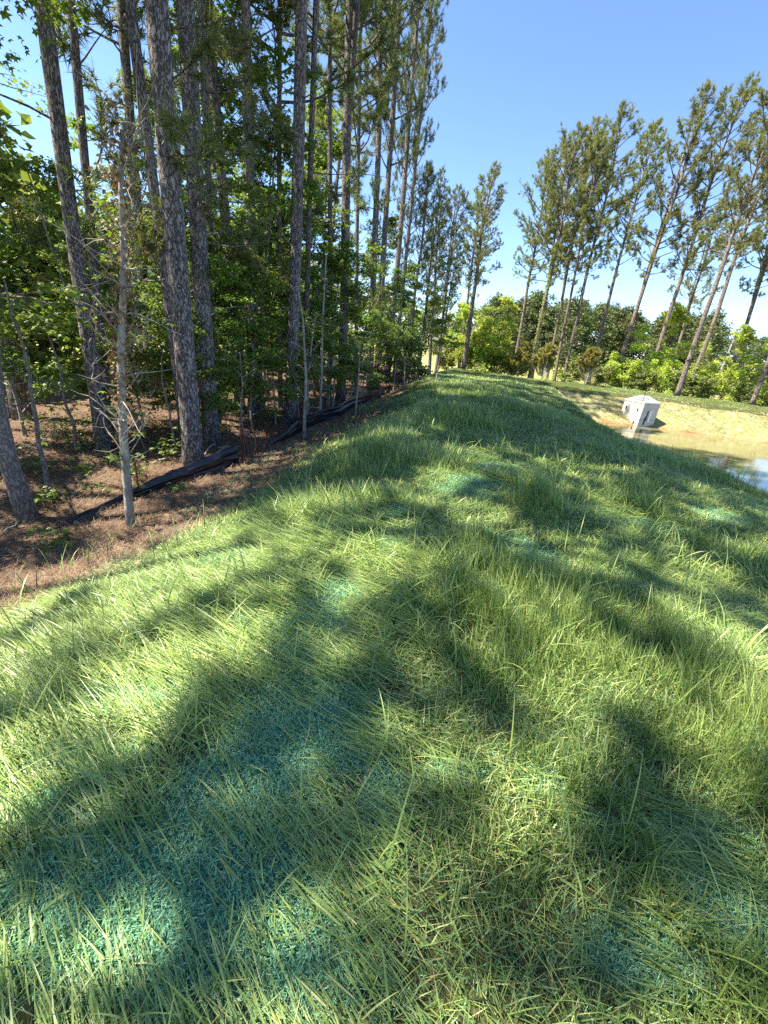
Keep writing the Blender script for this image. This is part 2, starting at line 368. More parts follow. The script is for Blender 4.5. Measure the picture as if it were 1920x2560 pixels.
acc = Acc()
BANDS = [(.05, 1.6, 9000, 5, .0042, 1), (1.6, 3.2, 8000, 5, .0048, 1), (3.2, 5.5, 5600, 4, .0064, 1), (5.5, 9, 3000, 4, .0095, 1), (9, 15, 1500, 3, .013, 1), (15, 23, 950, 3, .018, 1), (23, 32, 620, 2, .024, 1)]
for (y0, y1, dens, k, wd0, _) in BANDS:
    x, y = scatter(-3.6, 12.5 if y0 < 23 else 36, y0, y1, dens)
    T = teal(x, y); e = x - xl(y); d = pond_d(x, y)
    hn = vnoise(x, y, 1.1, 2) * .6 + vnoise(x, y, .45, 3) * .4
    clump = vnoise(x, y, .16, 1)
    edge = sstep(-.45 + .6 * (vnoise(x, y, .5, 0) - .5), .45, e)
    keep = (.25 + .75 * sstep(.2, .7, clump)) * (1 - .66 * T) * (1 - .25 * (1 - sstep(0, .5, x)) * (y < 4)) * edge * (1 - .93 * sstep(.2 + .5 * vnoise(x, y, .8, 3), 1.5, d)) * (.55 + .45 * sstep(.25, .5, hn))
    keep = np.where((y > 31.8), 0, keep)
    keep = np.where((d > .8) & (y > 13) & (vnoise(x, y, 1.3, 2) > .45), .45, keep)
    keep = np.where(d > 2.6, 0, keep)
    kk = rng.random(len(x)) < keep
    x, y, T, hn, e, d = x[kk], y[kk], T[kk], hn[kk], e[kk], d[kk]; n = len(x)
    P = np.stack([x, y, G(x, y) - .01], -1)
    # lodged swaths: strong near the teal patches and all over the near left
    lodge = np.clip(1.25 * T + .95 * (1 - sstep(.0, .75, x - .12 * (y - 2))) * (1 - sstep(3.0, 4.6, y)) + .9 * sstep(.55, .7, vnoise(x, y, 1.5, 3)) * (y < 9), 0, 1)
    lodge *= rng.uniform(.75, 1.1, n)
    lodge = np.clip(lodge, 0, 1)
    az_l = math.pi - .15 + 1.3 * (vnoise(x, y, 1.3, 1) - .5) + rng.normal(0, .17, n)
    az_u = math.pi * .85 + 2.6 * (vnoise(x, y, 1.8, 0) - .5) + rng.normal(0, 1.0, n)
    az = np.where(rng.random(n) < lodge, az_l, az_u)
    L = (.08 + .20 * sstep(.3, .7, hn) + .05 * lodge) * rng.uniform(.55, 1.25, n) * (1 - .2 * T) * (1 - .35 * sstep(-2.0, .5, pond_d(x, y)))
    L = np.where(rng.random(n) < .3, L * .55, L)
    L *= 1 - .35 * sstep(11, 20, y) - .2 * sstep(22, 26, y)
    L = np.where((d > .6) | (y > 27), L * .6, L)
    L *= .35 + .65 * sstep(-.1, 1.3, e)
    th0 = np.abs(rng.normal(.16, .14, n)) + lodge * rng.uniform(1.0, 1.45, n)
    th1 = th0 + np.abs(rng.normal(.38, .34, n)) * (1 - .5 * lodge) + lodge * .22
    rnd = np.clip(rng.beta(2.2, 2.6, n) * .93 + .18 * (vnoise(x, y, 1.2, 2) - .5), 0, .92)
    rnd = np.where(rng.random(n) < .06 + .05 * (1 - sstep(.3, .9, e)), rng.uniform(.92, 1, n), rnd)
    wd = wd0 * rng.uniform(.6, 1.35, n)
    flat = (rng.random(n) < lodge * .8); th0 = np.where(flat, rng.uniform(1.2, 1.58, n), th0); th1 = np.where(flat, th0 + rng.uniform(-.1, .35, n), th1); P[:, 2] += np.where(flat, rng.uniform(0, .055, n), 0)
    odd = rng.random(n) < .16; az = np.where(odd, rng.uniform(0, 6.28, n), az); th0 = np.where(odd, rng.uniform(.1, 1.2, n), th0); th1 = np.where(odd, th0 + rng.uniform(0, 1.6, n), th1)
    wd = np.where((rng.random(n) < .16) & (rnd < .9), wd * 1.7, wd); L = np.where((rng.random(n) < .04) & (rnd < .9), L * 1.4, np.where(rnd > .9, L * .7, L))
    acc.add(*blades(P, az, th0, th1, L, wd, k, rnd))
for (y0, y1, dens, wd0) in ((.05, 3.2, 4200, .0034), (3.2, 6, 2300, .006), (6, 12, 900, .011)):
    x, y = scatter(-3.2, 9, y0, y1, dens); e = x - xl(y); kk = (e > -.1) & (pond_d(x, y) < 1) & (rng.random(len(x)) < (1 - .85 * teal(x, y)) * np.where((x < .3) & (y < 4), .45, 1)); x, y = x[kk], y[kk]; n = len(x)
    dry = rng.random(n) < .12 + .2 * (vnoise(x, y, .5, 1) > .6)
    acc.add(*blades(np.stack([x, y, G(x, y) + rng.uniform(0, .025, n)], -1), rng.uniform(0, 6.3, n), rng.uniform(.5, 1.5, n), rng.uniform(1, 1.7, n), rng.uniform(.04, .12, n) * (1 + y / 14), wd0 * rng.uniform(.6, 1.3, n), 2, np.where(dry, rng.uniform(.88, .97, n), rng.uniform(0, .4, n))))
# taller flowering stems standing above the sward, with paler tips
x, y = scatter(-2.4, 8, .4, 12, 26)
x = np.concatenate([x]); y = np.concatenate([y]); hn = vnoise(x, y, 1.1, 2)
kk = (x - xl(y) > .2) & (pond_d(x, y) < .4) & (rng.random(len(x)) < hn * 1.2) & (teal(x, y) < .3); x, y = x[kk], y[kk]; n = len(x)
acc.add(*blades(np.stack([x, y, G(x, y)], -1), rng.normal(math.pi * .8, 1.2, n), rng.uniform(.05, .35, n), rng.uniform(.5, 1.8, n), rng.uniform(.26, .42, n), .006 * rng.uniform(.8, 1.4, n) * (1 + y / 8), 6, rng.uniform(.3, .8, n)))
# thin tufts straying onto the pine straw
x, y = scatter(-5.5, 3, 2, 28, 60); kk = (x - xl(y) < .1) & (x - xl(y) > -1.0) & (vnoise(x, y, .45, 2) > .62); x, y = x[kk], y[kk]; n = len(x)
acc.add(*blades(np.stack([x, y, G(x, y)], -1), rng.uniform(0, 6.3, n), rng.uniform(.05, .4, n), rng.uniform(.5, 1.5, n), rng.uniform(.12, .32, n), .008 * (1 + y / 10) * np.ones(n), 4, rng.uniform(.2, .7, n)))
tag(acc.obj('grass', M['grass']), 'long green rye grass, upright in drifts and flattened in swaths, covering the berm', 'grass', kind='stuff')

def flecks(x, y, L, wd, rnd, mat, name, lift=.01, curl=.5, zmax=.02, azf=None):
    n = len(x); P = np.stack([x, y, G(x, y) + rng.uniform(0, zmax, n)], -1)
    az = rng.uniform(0, 2 * np.pi, n) if azf is None else azf
    a = Acc(); a.add(*blades(P, az, rng.uniform(1.0, 1.7, n), rng.uniform(1.0, 1.9, n), L, wd, 2, rnd, lift=lift * .4))
    return a.obj(name, mat)
xs, ys = [], []
for (y0, y1, dn) in ((.05, 1.6, 26000), (1.6, 3.2, 18000), (3.2, 5.5, 8000), (5.5, 9, 1800), (9, 16, 400)):
    x, y = scatter(-2.6, 7, y0, y1, dn); T = teal(x, y); base = .10 + .16 * sstep(.35, .65, vnoise(x, y, .6, 3))
    k_ = rng.random(len(x)) < np.clip(T * 1.4 + base, 0, 1); xs.append(x[k_]); ys.append(y[k_])
x = np.concatenate(xs); y = np.concatenate(ys); n = len(x); sc_ = 1 + np.maximum(y - 2, 0) * .28
tag(flecks(x, y, rng.uniform(.008, .022, n) * sc_, rng.uniform(.002, .0042, n) * sc_, rng.random(n), M['mulch'], 'hydroseed_mulch', zmax=.022), 'teal green wood fibre mulch sprayed between the grass', 'mulch', kind='stuff')
xs, ys = [], []
for (y0, y1, dn) in ((2, 6, 3000), (6, 11, 1500), (11, 20, 500), (20, 31, 160)):
    x, y = scatter(-10, 2.5, y0, y1, dn, 150); e = x - xl(y); k_ = (e < .25 * vnoise(x, y, .6, 1)) & (e > -6.5) & (rng.random(len(x)) < .35 + .65 * vnoise(x, y, .5, 2)); xs.append(x[k_]); ys.append(y[k_])
x = np.concatenate(xs); y = np.concatenate(ys); n = len(x); sc_ = 1 + np.maximum(y - 4, 0) * .12
tag(flecks(x, y, rng.uniform(.07, .18, n), rng.uniform(.0022, .0045, n) * sc_, np.clip(rng.random(n) * .8 + .3 * (vnoise(x, y, .5, 0) - .4), 0, 1), M['straw_n'], 'pine_straw', zmax=.03, azf=rng.normal(.4, 1.1, n) + 2 * vnoise(x, y, 1.2, 1)), 'red brown fallen pine needles carpeting the forest floor', 'pine straw', kind='stuff')
lt = MB(); x = rng.uniform(-9, 2, 9000); y = rng.uniform(2, 30, 9000); e = x - xl(y); k_ = (e < .3) & (rng.random(9000) < .35 + .65 * (vnoise(x, y, .8, 1) > .5)); x, y = x[k_], y[k_]
LIT = (x, y)
x = rng.uniform(8, 40, 60000); y = rng.uniform(8, 28, 60000); d = pond_d(x, y); k_ = (d > .1) & (d < 2.6) & (rng.random(len(x)) < .35 + .65 * (vnoise(x, y, 1.2, 1) > .4)) & (y > 14); x, y = x[k_], y[k_]; n = len(x)
tag(flecks(x, y, rng.uniform(.10, .3, n), rng.uniform(.015, .03, n), rng.random(n), M['bank_straw'], 'bank_straw', zmax=.05), 'pale straw mulch spread over the pond bank', 'straw', kind='stuff')

# ---------------------------------------------------------------- foliage primitives
def needles(mb, C, D, m=12, L=.2, wd=.014, spread=.75, a=None):
    """tufts: C centres (n,3), D directions (n,3)"""
    n = len(C); C = np.repeat(C, m, 0); D = np.repeat(D, m, 0); N = n * m
    d = unit(D + rng.normal(0, spread, (N, 3)) + np.array([0, 0, -.05]))
    L_ = L * rng.uniform(.7, 1.15, N)[:, None]; s = unit(np.cross(d, rng.normal(0, 1, (N, 3)))) * wd
    C = C - D * rng.uniform(0, .14, N)[:, None]
    V = np.stack([C - s * .5, C + s * .5, C + d * L_ ], 1).reshape(-1, 3)
    F = np.arange(3 * N).reshape(-1, 3)
    base = np.repeat(rng.beta(2, 3, n) if a is None else a, m)
    mb.add(V, F, np.repeat(np.clip(base + rng.normal(0, .08, N), 0, 1), 3))
_st = []
for i in range(10):
    ang = math.pi / 2 + i * math.pi / 5; r = (1.0 if i % 2 == 0 else .42) * (.8 if i in (4, 6) else 1)
    _st.append((r * math.cos(ang) * .62, r * math.sin(ang) * .62, -.10 if i % 2 == 0 else .03))
STAR = np.array(_st)
RHOMB = np.array([(0, -.55, 0), (.36, -.05, .10), (0, .62, -.05), (-.36, -.05, .10)])
OVAL = np.array([(0, -.55, 0), (.26, -.3, .06), (.33, .05, .06), (0, .62, -.08), (-.33, .05, .06), (-.26, -.3, .06)])
def leaves(mb, C, size, shape, up=.8, a=None, droop=.3):
    n = len(C)
    nrm = unit(np.stack([rng.normal(0, up, n), rng.normal(0, up, n), np.ones(n)], -1))
    az = rng.uniform(0, 2 * np.pi, n); t = np.stack([np.cos(az), np.sin(az), np.full(n, -droop)], -1)
    t = unit(t - (t * nrm).sum(1, keepdims=True) * nrm); b = np.cross(nrm, t)
    S = (size * rng.uniform(.6, 1.2, n))[:, None, None]
    k = len(shape)
    V = C[:, None] + S * (shape[None, :, 0:1] * b[:, None] + shape[None, :, 1:2] * t[:, None] + shape[None, :, 2:3] * nrm[:, None])
    F = np.arange(n * k).reshape(n, k)
    r = rng.beta(2.2, 2.6, n) if a is None else a
    mb.add(V.reshape(-1, 3), F, np.repeat(np.clip(r, 0, 1), k))
def curve(p0, d0, L, n=6, bend=(0, 0, 0), wob=.05):
    p = [np.array(p0, float)]; d = unit(np.array(d0, float)); st = L / n
    for i in range(n):
        d = unit(d + np.array(bend) / n + rng.normal(0, wob, 3)); p.append(p[-1] + d * st)
    return np.array(p)

leaves(lt, np.stack([LIT[0], LIT[1], G(*LIT) + .015], -1), .06, OVAL, .5, rng.random(len(LIT[0])), droop=.1)
tag(lt.obj('leaf_litter', M['leaf_dry']), 'dry brown leaves scattered over the pine straw', 'leaf litter', kind='stuff')
# pine variant: list of (part name, mesh, material key)
def make_pine(H=22., r0=.2, cb=.55, cr=2.6, nb=46, low=5, seed=0, m=12, ndl='needle', bark='bark', dens=1.0, nw=.014, stubs=14, fork=False, lowneed=True):
    global rng
    keep = rng; rng = np.random.default_rng(seed)
    tr, lb, cw = MB(), MB(), MB()
    ph = rng.uniform(0, 6.28, 3); amp = rng.uniform(.05, .16)
    zz = np.linspace(0, 1, 26)
    px = amp * np.sin(zz * 5 + ph[0]) * zz ** .5 + .08 * np.sin(zz * 13 + ph[1]) * zz; py = amp * np.sin(zz * 4.3 + ph[2]) * zz ** .5
    px -= px[0]; py -= py[0]
    path = np.stack([px, py, zz * H - .25], -1)
    rad = r0 * ((1 - zz) ** .62 * .9 + .04) * (1 + .35 * np.exp(-zz * H / .35))
    tr.tube(path, rad, 14)
    if fork:
        i0 = int(26 * cb * .8); f = path[i0:].copy(); g = np.linspace(0, 1, len(f)); f[:, 0] += .7 * g ** .8; f[:, 1] += .2 * g
        tr.tube(f, rad[i0:] * .85, 12)
    def pt(h): return np.array([np.interp(h, path[:, 2], path[:, 0]), np.interp(h, path[:, 2], path[:, 1]), h])
    TC, TD = [], []
    def limb(h, az, L, up, r, tufts=1.0, twn=None):
        p0 = pt(h); d = np.array([math.cos(az), math.sin(az), math.tan(up)])
        c = curve(p0, d, L, 7, (0, 0, rng.uniform(.1, .8)), .09)
        lb.tube(c, np.linspace(r, r * .22, len(c)), 5, cap=False)
        nt_ = int((4 + L * 4.2) * tufts) if twn is None else twn
        for q in range(nt_):
            s = rng.uniform(.32, 1) ** .8; i = s * 7; k0 = min(int(i), 6); b0 = c[k0] + (c[k0 + 1] - c[k0]) * (i - k0)
            dd = unit(unit(c[k0 + 1] - c[k0]) * .7 + rng.normal(0, .55, 3) + np.array([0, 0, .25]))
            tl = rng.uniform(.25, .75) * (1.15 - s * .5) * min(1.3, .5 + L / 3)
            tw = curve(b0, dd, tl, 3, (0, 0, .3), .12); lb.tube(tw, [r * .28 + .003, r * .2 + .003, r * .14 + .002, .002], 3, cap=False)
            for u in range(max(2, int(tl * 6.0 * dens))):
                v = rng.uniform(.35, 1); kk = min(int(v * 3), 2); cc = tw[kk] + (tw[kk + 1] - tw[kk]) * (v * 3 - kk)
                sd = unit(unit(tw[-1] - tw[0]) + rng.normal(0, .6, 3)); TC.append(cc + sd * rng.uniform(0, .22)); TD.append(sd)
            TC.append(tw[-1]); TD.append(unit(tw[-1] - tw[-2]))
        TC.append(c[-1]); TD.append(unit(c[-1] - c[-2]))
    ga = rng.uniform(0, 6.28)
    for i in range(nb):
        s = (i + rng.uniform(-.4, .4)) / nb; s = min(max(s, 0), .985)
        h = H * (cb + (1 - cb) * s) - .25
        prof = (math.sin(math.pi * min(1, (s * .78 + .20))) ** .75) * (1.0 if s < .82 else (1 - (s - .82) * 2.2)) * (1.12 if .45 < s < .85 else 1)
        L = cr * prof * rng.uniform(.55, 1.15) + .25
        ga += 2.4 + rng.uniform(-.5, .5)
        limb(h, ga, L, rng.uniform(.05, .5) + s * .7, .018 + .014 * L * (1 - s * .4))
    for i in range(low):
        h = H * rng.uniform(.12, cb); limb(h, rng.uniform(0, 6.28), rng.uniform(.4, 1.7), rng.uniform(-.2, .4), .022, .8 if lowneed else 0, None if lowneed else 0)
    for i in range(stubs):
        h = H * rng.uniform(.08, cb + .12); az = rng.uniform(0, 6.28); c = curve(pt(h), (math.cos(az), math.sin(az), rng.uniform(-.2, .5)), rng.uniform(.25, 1.5), 4, (0, 0, .2), .12)
        lb.tube(c, np.linspace(.018, .004, 5), 4, cap=False)
    needles(cw, np.array(TC), np.array(TD), m, .21, nw)
    rng = keep
    return [('trunk', tr.mesh('pine_trunk', True), bark), ('limbs', lb.mesh('pine_limbs', True), bark), ('crown', cw.mesh('pine_crown'), ndl)]

def make_broad(H=6., spread=1.8, nstem=1, base=.25, nlimb=16, clumps=90, per=70, size=.10, shape=RHOMB, leaf='leaf', bark='bark_smooth', r0=.05, seed=0, flatc=.35, crad=.42, lean=.08, up=.7, dead=0):
    global rng
    keep = rng; rng = np.random.default_rng(seed)
    tr, lb, cw = MB(), MB(), MB(); tips = []
    for s_ in range(nstem):
        az = rng.uniform(0, 6.28); tilt = lean if nstem == 1 else rng.uniform(.1, .4)
        off = np.array([math.cos(az), math.sin(az), 0]) * (0 if nstem == 1 else .06)
        Hs = H * (.9 if s_ == 0 else rng.uniform(.6, .92))
        c = curve(off + np.array([0, 0, -.1]), (math.cos(az) * tilt, math.sin(az) * tilt, 1), Hs, 12, (0, 0, .15), .05)
        rr = r0 * (1 if s_ == 0 else .75) * np.linspace(1, .16, len(c)) ** .9; rr[0] *= 1.25
        tr.tube(c, rr, 9)
        for i in range(max(3, nlimb // nstem)):
            s = rng.uniform(base, .97); k = min(int(s * 12), 11); p0 = c[k] + (c[k + 1] - c[k]) * (s * 12 - k)
            a2 = rng.uniform(0, 6.28); L = spread * rng.uniform(.45, 1.1) * (1.05 - .65 * max(0, (s - .35) / .65))
            d = (math.cos(a2), math.sin(a2), rng.uniform(.1, .9)); q = curve(p0, d, L, 6, (0, 0, rng.uniform(-.3, .5)), .13)
            lb.tube(q, np.linspace(rr[k] * .36 + .003, .003, 7), 5, cap=False)
            for t_ in range(3):
                j = rng.integers(2, 6); d2 = unit(unit(q[j + 1] - q[j]) + rng.normal(0, .6, 3)); q2 = curve(q[j], d2, L * rng.uniform(.25, .5), 4, (0, 0, .1), .14)
                lb.tube(q2, np.linspace(rr[k] * .22 + .002, .002, 5), 4, cap=False); tips += [q2[2], q2[3], q2[4]]
            tips += [q[3], q[4], q[5], q[6]]
        tips += [c[-1], c[-2]]
    tips = np.array(tips)
    ci = tips[rng.integers(0, len(tips), clumps)] + rng.normal(0, .12, (clumps, 3))
    cr_ = crad * rng.uniform(.5, 1.2, clumps)
    C = np.repeat(ci, per, 0); R_ = np.repeat(cr_, per)
    q = unit(rng.normal(0, 1, (len(C), 3))) * (rng.random(len(C)) ** .45)[:, None] * R_[:, None]; q[:, 2] *= flatc
    C = C + q; C = C[C[:, 2] > .04]
    leaves(cw, C, size, shape, up)
    rng = keep
    return [('trunk', tr.mesh('trunk', True), bark), ('limbs', lb.mesh('limbs', True), bark), ('crown', cw.mesh('crown'), leaf)]

def plant(parts, name, loc, label, cat, group=None, scale=1.0, rz=0., lean=(0, 0), tk=1.0, mats=None, cs=1.0):
    """root empty with its part meshes; tk widens the trunk alone"""
    root = empty(name, loc, label, cat, group)
    q = Vector((lean[0], lean[1], 1)).normalized().to_track_quat('Z', 'Y') if (lean[0] or lean[1]) else Quaternion()
    q = Vector((0, 0, 1)).rotation_difference(Vector((lean[0], lean[1], 1)).normalized())
    root.rotation_mode = 'QUATERNION'; root.rotation_quaternion = q @ Quaternion((0, 0, 1), rz)
    root.scale = (scale, scale, scale)
    for nm, me, mk in parts:
        mk = (mats or {}).get(nm, mk)
        if not me.materials: me.materials.append(M[mk])
        o = bpy.data.objects.new(nm, me); COL.objects.link(o); o.parent = root
        if nm == 'trunk' and tk != 1.0: o.scale = (tk, tk, 1)
        if nm != 'trunk' and cs != 1.0: o.scale = (cs, cs, 1)
    return root

def ground_pt(px, py, z0=-.9, Y=None):
    """place of a trunk foot seen at a pixel"""
    if Y is not None:
        d = ray(px, py); p = d * (Y / d[1]); return np.array([p[0], Y, float(G(p[0], Y))])
    z = z0
    for _ in range(12):
        p = at_z(px, py, z); z = float(G(p[0], p[1]))
    return np.array([p[0], p[1], z])
def leansolve(B, px, py):
    """lean along x (per metre of height) that carries the trunk through a pixel, and that height"""
    d = ray(px, py); o = np.array([0, 0, EYE])
    # o + t d = B + s z + l x   with the y part fixed
    t = (B[1] - o[1]) / d[1]; p = o + t * d; s = p[2] - B[2]; return (p[0] - B[0]) / max(s, .1), s

# ---------------------------------------------------------------- variants
PV = [make_pine(22, .17, .46, 2.7, 58, 6, m=15, seed=101, dens=1.4, nw=.018), make_pine(22, .17, .42, 2.5, 56, 8, m=15, seed=102, dens=1.4, nw=.018), make_pine(22, .17, .48, 2.9, 58, 4, m=15, seed=103, fork=True, dens=1.4, nw=.018), make_pine(22, .17, .38, 2.3, 58, 9, m=15, seed=104, dens=1.4, nw=.018)]
PB = [make_pine(22, .17, .40, 2.5, 44, 5, m=15, nw=.022, dens=1.3, seed=105, stubs=26), make_pine(22, .17, .36, 2.1, 50, 7, m=15, nw=.022, dens=1.3, seed=106, stubs=22)]
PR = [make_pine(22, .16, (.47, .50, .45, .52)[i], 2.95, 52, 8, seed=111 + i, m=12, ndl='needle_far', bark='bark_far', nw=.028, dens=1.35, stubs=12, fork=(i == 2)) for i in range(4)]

cnt = 0
def pine(bpx, upx, label, w_px=30, H=22, kind='V', Y=None, v=None, z0=-.9, group=None, maxlean=.14, name='pine_tree', cs=1.0, top=None):
    """bpx: pixel of the foot; upx: a pixel the trunk passes; w_px: its width in pixels at the foot"""
    global cnt; cnt += 1
    B = ground_pt(bpx[0], bpx[1], z0, Y)
    l, s = leansolve(B, *upx); l = max(-maxlean, min(maxlean, l))
    if top: l, s = leansolve(B, *top); H = s
    _, _, wd = proj(B + np.array([0, 0, 1.0])); dia = w_px / FPX * float(wd)
    lst = {'V': PV, 'B': PB, 'R': PR}[kind]; parts = lst[(cnt if v is None else v) % len(lst)]
    sc_ = H / 22.0; tk = dia / 2 / (.17 * sc_)
    return plant(parts, name, B, label, 'pine tree', group, sc_, cnt * 2.39, (l, 0), tk, cs=cs)

LG = 'tall pines in the strip of woods left of the berm'
pine((262, 1122), (119, 40), 'thick dark double pine trunk near the left edge, behind the dead sapling', 34, 23, v=2, group=LG)
pine((276, 1100), (228, 560), 'slim pine pressed against the right side of the thick leftmost pine', 20, 20, v=1, group=LG)
pine((486, 1178), (386, 40), 'widest grey pine trunk, its foot touching the black silt fence', 50, 24, v=0, group=LG)
pine((466, 1120), (395, 540), 'dark pine trunk half hidden behind the widest grey pine', 26, 21, v=3, group=LG)
pine((530, 1108), (459, 40), 'grey flaky pine trunk just right of the widest one, pale roots at its foot', 42, 23, v=1, group=LG)
pine((545, 1060), (534, 800), 'thin dark pine seen behind the grey flaky trunk with pale roots', 15, 20, v=0, group=LG)
pine((600, 1030), (533, 154), 'straight medium pine right of the two big grey trunks, foot in green leaves', 26, 23, v=3, group=LG)
pine((632, 1045), (606, 60), 'left one of the close pair of dark brown pines wrapped in leaves', 22, 22, v=0, group=LG)
pine((646, 1030), (628, 300), 'right one of the close pair of dark brown pines wrapped in leaves', 15, 22, v=1, group=LG)
pine((722, 1058), (749, 40), 'isolated upright pine with smooth straight trunk in the middle of the wood edge', 31, 24, v=2, group=LG)
pine((760, 1030), (787, 190), 'slender pine with forked top right of the isolated upright pine', 15, 23, v=2, group=LG)
pine((700, 1020), (700, 300), 'thin pine standing in leaves left of the isolated upright pine', 13, 19, v=3, group=LG)
pine((850, 1000), (870, 340), 'tall pine with twin stems rising out of the maple foliage', 24, 24, v=2, group=LG)
pine((822, 1000), (827, 380), 'dark slim pine left of the twin stemmed one', 13, 20, v=0, group=LG)
pine((890, 990), (893, 600), 'thin pine just right of the twin stemmed one', 11, 20, v=1, group=LG)
pine((924, 972), (951, 20), 'pale speckled pine rising above the small purple leaved tree', 17, 23, v=0, group=LG, cs=.65)
pine((940, 968), (988, 8), 'leaning pine with a dark knot high up, near the wood edge', 16, 23, v=3, group=LG, cs=.6, maxlean=.04)
pine((968, 958), (1015, 270), 'pine at the outer edge of the wood reaching highest against the sky', 15, 23, v=1, group=LG, cs=.55, maxlean=.03)
pine((985, 952), (1010, 617), 'thin pine tight beside the edge pine that meets the sky', 11, 20, v=3, group=LG, cs=.6, maxlean=.02)
pine((1025, 888), (1054, 579), 'first of the smaller pines beyond the wood edge, above the olive shrub', 11, 17, v=0, Y=27, group=LG, cs=.9, top=(1072, 405))
pine((1050, 896), (1081, 687), 'second smaller pine beyond the olive shrub, slightly leaning right', 10, 17, v=1, Y=29, group=LG, cs=.9, top=(1108, 425))
pine((1078, 907), (1092, 579), 'third smaller pine, dark trunk at the sky gap', 10, 16, v=3, Y=31, group=LG, cs=.9, top=(1100, 500))
pine((1088, 934), (1115, 598), 'fourth smaller pine at the far end of the straw path', 9, 16.5, v=2, Y=32, group=LG, top=(1148, 470))
pine((1092, 934), (1119, 714), 'thin spindly pine right at the end of the straw path', 6, 12, v=1, Y=33, group=LG, cs=.8, top=(1150, 590))
pine((62, 1046), (22, 900), 'massive reddish barked pine at the left edge beside the sunny field', 48, 22, v=0, group=LG, maxlean=.2)
pine((1154, 940), (1232, 420), 'lone pine standing where the berm bends, with a rounded crown top', 14, 18.3, kind='R', v=0, Y=32, top=(1236, 408))
pine((1150, 905), (1185, 598), 'dark thin pine just left of the lone pine at the bend', 9, 15, kind='R', v=1, Y=38, top=(1205, 480))

# woods filling: pines further back in the strip, seen between the front ones
back = [(-5.4, 10.5, .15, 21), (-7.2, 12.2, .14, 22), (-4.9, 27.0, .14, 20), (-8.2, 8.6, .15, 20)]
for i, (bx, by, r, h) in enumerate(back):
    plant((PB + PV)[i % 5], 'pine_tree', (bx, by, float(G(bx, by))), 'slim pine deep in the wood, glimpsed between the front trunks', 'pine tree', 'pines in the depth of the wood', h / 22, i * 1.7, (random.uniform(-.03, .05), 0), r / .17 * 22 / h)

# right hand row
RG = 'row of tall bare stemmed pines beyond the pond'
def rp(b, t, H_unused, w, v, Y, label, top):
    """pine of the far row: foot pixel b, trunk pixel t, crown top pixel top"""
    B = ground_pt(b[0], b[1], Y=Y); l, s = leansolve(B, *top)
    s = s * 1.0
    l = max(-.12, min(.12, l)); _, _, wd = proj(B + np.array([0, 0, 1.0])); dia = .8 * w / FPX * float(wd)
    H = s / .99; sc_ = H / 22
    return plant(PR[v], 'pine_tree', B, label, 'pine tree', RG, sc_, v * 2 + b[0] * .1, (l, 0), dia / 2 / (.16 * sc_))
rp((1296, 870), 0, 0, 11, 1, 40, 'first pine of the right row, shortest crown, left of the gap above the juniper', (1380, 385))
ivy_root = rp((1325, 938), 0, 0, 11, 3, 36, 'ivy flecked pine in the right row, its foot between the two junipers', (1448, 318))
rp((1335, 930), 0, 0, 9, 0, 39, 'slim pine sharing a foot with the ivy flecked one in the right row', (1425, 345))
rp((1378, 905), 0, 0, 10, 2, 42, 'dark straight pine third from the left in the right row', (1492, 305))
rp((1387, 948), 0, 0, 10, 1, 35, 'pine with its foot just right of the second juniper', (1502, 350))
rp((1412, 943), 0, 0, 12, 0, 35, 'pine left of the bare branched juniper, tall pointed crown', (1559, 270))
rp((1490, 892), 0, 0, 12, 3, 41, 'pine rising behind the third juniper, crown lower than its neighbours', (1640, 315))
rp((1545, 930), 0, 0, 14, 2, 39, 'pine rising out of the left yellow green tree beyond the riser', (1768, 222))
rp((1622, 945), 0, 0, 14, 0, 38, 'pine between the two yellow green trees, its crown tallest at the right', (1868, 205))
rp((1693, 985), 0, 0, 16, 1, 31, 'nearest pine of the right row, foot bare at the bank top behind the concrete riser', (1975, 190))
rp((1724, 965), 0, 0, 15, 3, 34, 'pine twinned with the nearest one, standing just behind it', (1990, 250))
rp((1815, 975), 0, 0, 13, 2, 38, 'pine at the right edge behind the pale green tree', (2040, 290))
rp((1880, 1008), 0, 0, 15, 0, 31, 'stout pine foot at the right edge of the view', (2160, 260))
rp((1905, 990), 0, 0, 12, 1, 35, 'thinner pine beside the stout one at the right edge', (2150, 320))
rp((1690, 900), 0, 0, 10, 2, 52, 'farther small pine seen low between the yellow green trees', (1800, 520))

_iv = MB(); _n = 900; _z = rng.uniform(1.5, 13, _n); _a = rng.uniform(0, 6.28, _n); _w = .22 * (1 - _z / 30)
leaves(_iv, np.stack([np.cos(_a) * _w, np.sin(_a) * _w, _z], -1) + rng.normal(0, .05, (_n, 3)), .16, RHOMB, 1.2); _iv.obj('ivy', M['leaf_bright'], ivy_root)

